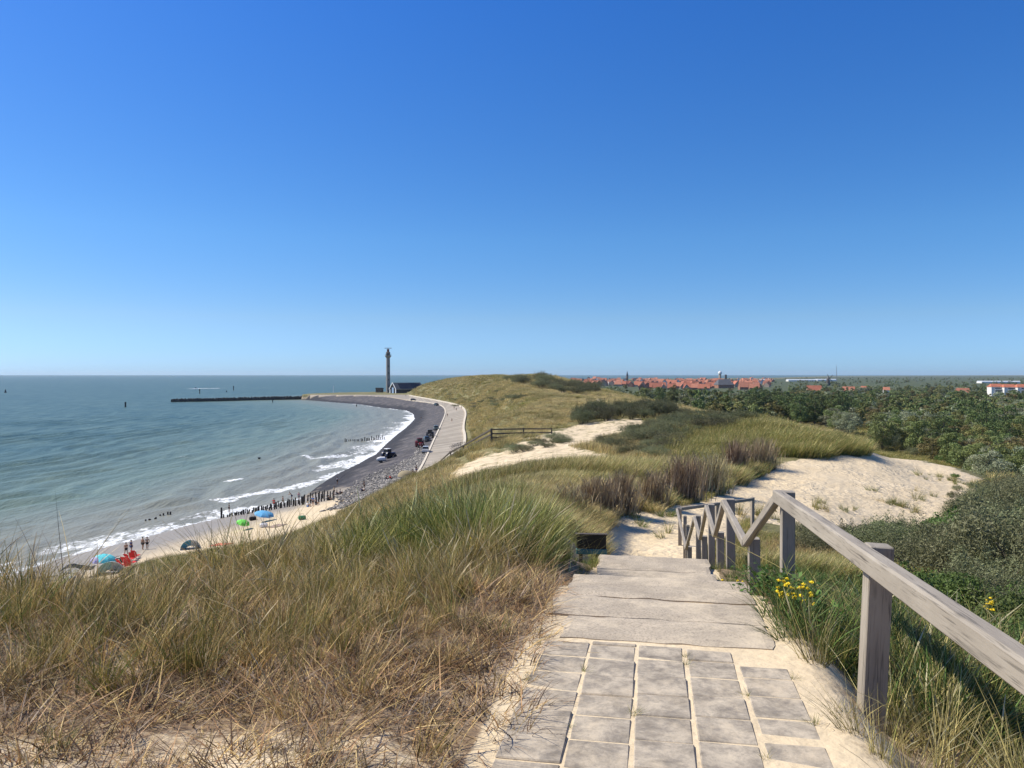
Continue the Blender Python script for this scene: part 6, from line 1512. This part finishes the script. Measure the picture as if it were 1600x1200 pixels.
# ---------------------------------------------------------------- things on the beach
def beach():
    def umbrella(u, vt, vb, color, rad, label, tilt=.25):
        x, y, z = ground(u, vb); h = max(1.4, (vb - vt) * y / FPX); e = empty("parasol", (x, y, z), 0, label, "parasol"); e.rotation_euler = (tilt * .4, tilt, 0)
        prof = [(rad * math.cos(t), h - .55 + .6 * math.sin(t)) for t in np.linspace(.12, 1.5, 6)]; MB().lathe(prof, 8).build("canopy", paint("parasol_cloth", color, .8, .12, 1.2), e); MB().tube([(0, 0, -.2), (0, 0, h + .1)], .03, 8).build("pole", RIM, e)
        rb = MB()
        for k in range(8): a = 6.283 * k / 8; rb.tube([(0, 0, h - .12), (rad * .96 * math.cos(a), rad * .96 * math.sin(a), h - .52)], .012, 4)
        rb.build("ribs", STEEL, e)
    umbrella(162, 867, 887, (.10, .58, .62), 1.25, "turquoise parasol on the wet sand edge"); umbrella(152, 878, 889, (.45, .42, .62), .95, "pale lilac parasol tucked behind the turquoise one", .15)
    umbrella(411, 799, 815, (.12, .38, .62), 1.55, "blue parasol leaning by the groyne piles", .2); umbrella(377, 812, 828, (.18, .72, .10), 1.0, "bright green parasol below the groyne", .3)
    def tent(u, v, c1, c2, label, s=1.0):
        x, y, z = ground(u, v); e = empty("beach_tent", (x, y, z), R(20), label, "beach tent"); e.scale = (s,) * 3; n = 9
        for nm, t0, t1, c in (("left_panel", 0, .5, c1), ("right_panel", .5, 1, c2)):
            vs = []; fs = []; q = 6
            for i in range(n):
                a = math.pi * (t0 + (t1 - t0) * i / (n - 1))
                for k in range(q): b = R(85) * k / (q - 1); vs.append((-1.25 * math.cos(a) * math.cos(b * .75), 1.0 * math.sin(b) - .3, 1.25 * math.sin(a) * math.cos(b * .9)))
            for i in range(n - 1):
                for k in range(q - 1): a = i * q + k; fs.append((a, a + 1, a + q + 1, a + q))
            o = MB().add(vs, fs).build("panel", paint("tent_cloth", c, .7), e, True); sm = o.modifiers.new("thickness", 'SOLIDIFY'); sm.thickness = .02
        MB().box((0, .2, .02), (2.4, 1.6, .03), None, .005).build("groundsheet", CLOTH["grey"], e)
    tent(173, 897, (.42, .66, .64), (.55, .57, .55), "aqua and grey dome tent on the dry sand", 1.15); tent(298, 858, (.10, .36, .55), (.74, .76, .76), "blue and white dome tent behind the tall grass", 1.0)
    def towel(u, v, c, label, w=1.0, L=1.9, rz=30):
        x, y, z = ground(u, v); mb = MB(); n = 9; vs = []; fs = []; M = Euler((0, 0, R(rz))).to_matrix(); rr = random.Random(int(u))
        for lay in (0, 1):
            for i in range(n):
                for k in range(5): q = M @ Vector(((k / 4 - .5) * w, (i / (n - 1) - .5) * L, 0)); vs.append((q.x, q.y, tz(x + q.x, y + q.y) - z + .02 + .035 * lay + rr.uniform(0, .03)))
        for i in range(n - 1):
            for k in range(4): a = i * 5 + k; fs.append((a + 45, a + 46, a + 51, a + 50)); fs.append((a + 5, a + 6, a + 1, a))
        ring = [k for k in range(5)] + [i * 5 + 4 for i in range(1, n)] + [(n - 1) * 5 + k for k in (3, 2, 1, 0)] + [i * 5 for i in range(n - 2, 0, -1)]
        for a, b in zip(ring, ring[1:] + ring[:1]): fs.append((a, b, b + 45, a + 45))
        o = mb.add(vs, fs).build("beach_towel", paint("towel", c, .95), None); o.location = (x, y, z); tag(o, label, "towel")
    towel(143, 921, (.62, .13, .04), "orange red towel spread on the sand nearest the tall grass", 1.6, 2.4); towel(346, 851, (.55, .16, .10), "faded red towel behind the tall grass", 1.5, 3.2, 60); towel(432, 822, (.30, .22, .17), "brown blanket on the sand below the blue parasol", 2.0, 2.6, 50); towel(105, 896, (.10, .10, .11), "small dark towel lying near the folded canopy", .8, 1.6)
    # a row of low red beach chairs
    c0 = empty("beach_chair"); fr = MB()
    for sx in (-1, 1): fr.tube([(sx * .28, -.35, 0), (sx * .28, .15, .32), (sx * .28, .55, .95)], .02, 6); fr.tube([(sx * .28, .3, 0), (sx * .28, -.3, .34)], .02, 6)
    fr.build("frame", RIM, c0); MB().box((0, -.05, .33), (.54, .5, .04), (R(-8), 0, 0), .015).build("seat", CLOTH["red"], c0); MB().box((0, .38, .65), (.54, .05, .72), (R(-32), 0, 0), .02).build("backrest", CLOTH["red"], c0)
    for i, (u, v, rz) in enumerate(((192, 888, 150), (198, 884, 170), (203, 879, 160), (208, 876, 190), (213, 873, 170), (200, 889, 200), (207, 884, 150))):
        o = c0 if i == 0 else copy_tree(c0); x, y, z = ground(u, v); o.location = (x, y, z); o.rotation_euler = (0, 0, R(rz)); o.scale = (1.25,) * 3; tag(o, "low red beach chair in the cluster beside the dome tent", "beach chair", "red beach chairs")
    # dark half folded canopy with its bags
    x, y, z = ground(122, 905); e = empty("folded_canopy", (x, y, z), R(15), "sagging black canopy on short poles above white bags", "canopy"); mb = MB(); vs = []; fs = []; rr = random.Random(3)
    for i in range(7):
        for k in range(4): vs.append(((i / 6 - .5) * 3.2, (k / 3 - .5) * 1.6, 1.15 + .3 * math.sin(i * .9) + rr.uniform(-.1, .1) + i * .05))
    for i in range(6):
        for k in range(3): a = i * 4 + k; fs.append((a, a + 1, a + 5, a + 4))
    o = mb.add(vs, fs).build("cloth", CLOTH["black"], e); o.modifiers.new("thickness", 'SOLIDIFY').thickness = .05
    for sx, sy in ((-1, -1), (1, -1), (-1, 1), (1, 1)): MB().tube([(sx * 1.4, sy * .7, -.2), (sx * 1.4, sy * .7, 1.3)], .03, 6).build("pole", RIM, e)
    for u_, v_, c, lab in ((114, 909, "white", "white bag under the sagging black canopy"), (119, 910, "grey", "grey bag beside the white one under the canopy"), (180, 893, "navy", "navy bag behind the dome tent"), (395, 813, "black", "black bag pile between the piles and the blue parasol"), (412, 824, "white", "white cool box below the blue parasol"), (472, 812, "green", "pale green bag at the edge of the dune grass"), (185, 880, "black", "black bag left of the red chairs")):
        x, y, z = ground(u_, v_); e = empty("beach_bag", (x, y, z), R(20), lab, "bag"); MB().box((0, 0, .3), (1.1, .6, .6), None, .15).build("bag_body", CLOTH[c], e); MB().tube([(-.3, 0, .55), (-.22, 0, .85), (.22, 0, .85), (.3, 0, .55)], .03, 6).build("handle", CLOTH["black"], e)
    x, y, z = ground(68, 906); o = MB().tube([(-1.4, 0, .1), (-.3, .15, .22), (.6, -.05, .3), (1.5, .2, .45)], [.05, .12, .11, .04], 7).tube([(.4, 0, .28), (.9, -.5, .5)], [.07, .03], 6).build("driftwood", MAT['pile_wood'], None, True); o.location = (x, y, z); tag(o, "dark driftwood branch lying alone on the wet sand", "driftwood")
beach()
def rubble():
    rng = np.random.default_rng(8); lib = []
    for i in range(5):
        bm = bmesh.new(); bmesh.ops.create_icosphere(bm, subdivisions=2, radius=.5)
        for v_ in bm.verts: v_.co *= 0.75 + .5 * float(vnoise(v_.co.x * 2 + i * 7, v_.co.y * 2 + v_.co.z * 3, i)); v_.co.z *= .6
        me = bpy.data.meshes.new("rubble_stone"); bm.to_mesh(me); bm.free(); c = [(.24, .22, .19), (.13, .125, .12), (.40, .36, .31), (.07, .068, .066), (.18, .165, .145)][i]; me.materials.append(paint("stone", c, .9, .3, 4, 0, .5)); lib.append(me)
    col = kit("rubble_stones", lib); n = 60000; Y = rng.uniform(120, 225, n); X = rng.uniform(-48, -8, n); Z, dW, dP, dF = terrain(X, Y, True)
    wdt = 4 + 9 * sstep(125, 150, Y) * (1 - sstep(168, 205, Y)); ok = (dP < -.3) & (dP > -wdt * rng.uniform(.3, 1.15, n)) & (dW > 3); X, Y, Z = X[ok], Y[ok], Z[ok]; m = len(X); s = (rng.uniform(.2, .9, m) ** 1.8 + .10) * .72
    scatter("rubble", col, np.c_[X, Y, Z], rng.uniform(0, 6.28, (m, 3)) * np.array((.1, .1, 1)), np.c_[s, s, s], np.ones((m, 3)), rng.integers(0, 5, m), "loose grey rubble stones along the foot of the dune", "rubble")
rubble()
# ---------------------------------------------------------------- sea air
def haze():
    m = bpy.data.materials.new("sea_air"); m.use_nodes = True; t = m.node_tree; t.nodes.remove(t.nodes["Principled BSDF"]); v = t.nodes.new("ShaderNodeVolumePrincipled")
    v.inputs["Color"].default_value = (.76, .90, 1.0, 1); v.inputs["Density"].default_value = HAZE; v.inputs["Anisotropy"].default_value = 0.2; t.links.new(v.outputs[0], t.nodes["Material Output"].inputs["Volume"])
    o = MB().box((0, 7000, 29), (60000, 16000, 71)).build("haze", m); tag(o, kind="stuff", label="thin blue sea air over the whole coast", cat="haze")
HAZE = 0.00004
haze()
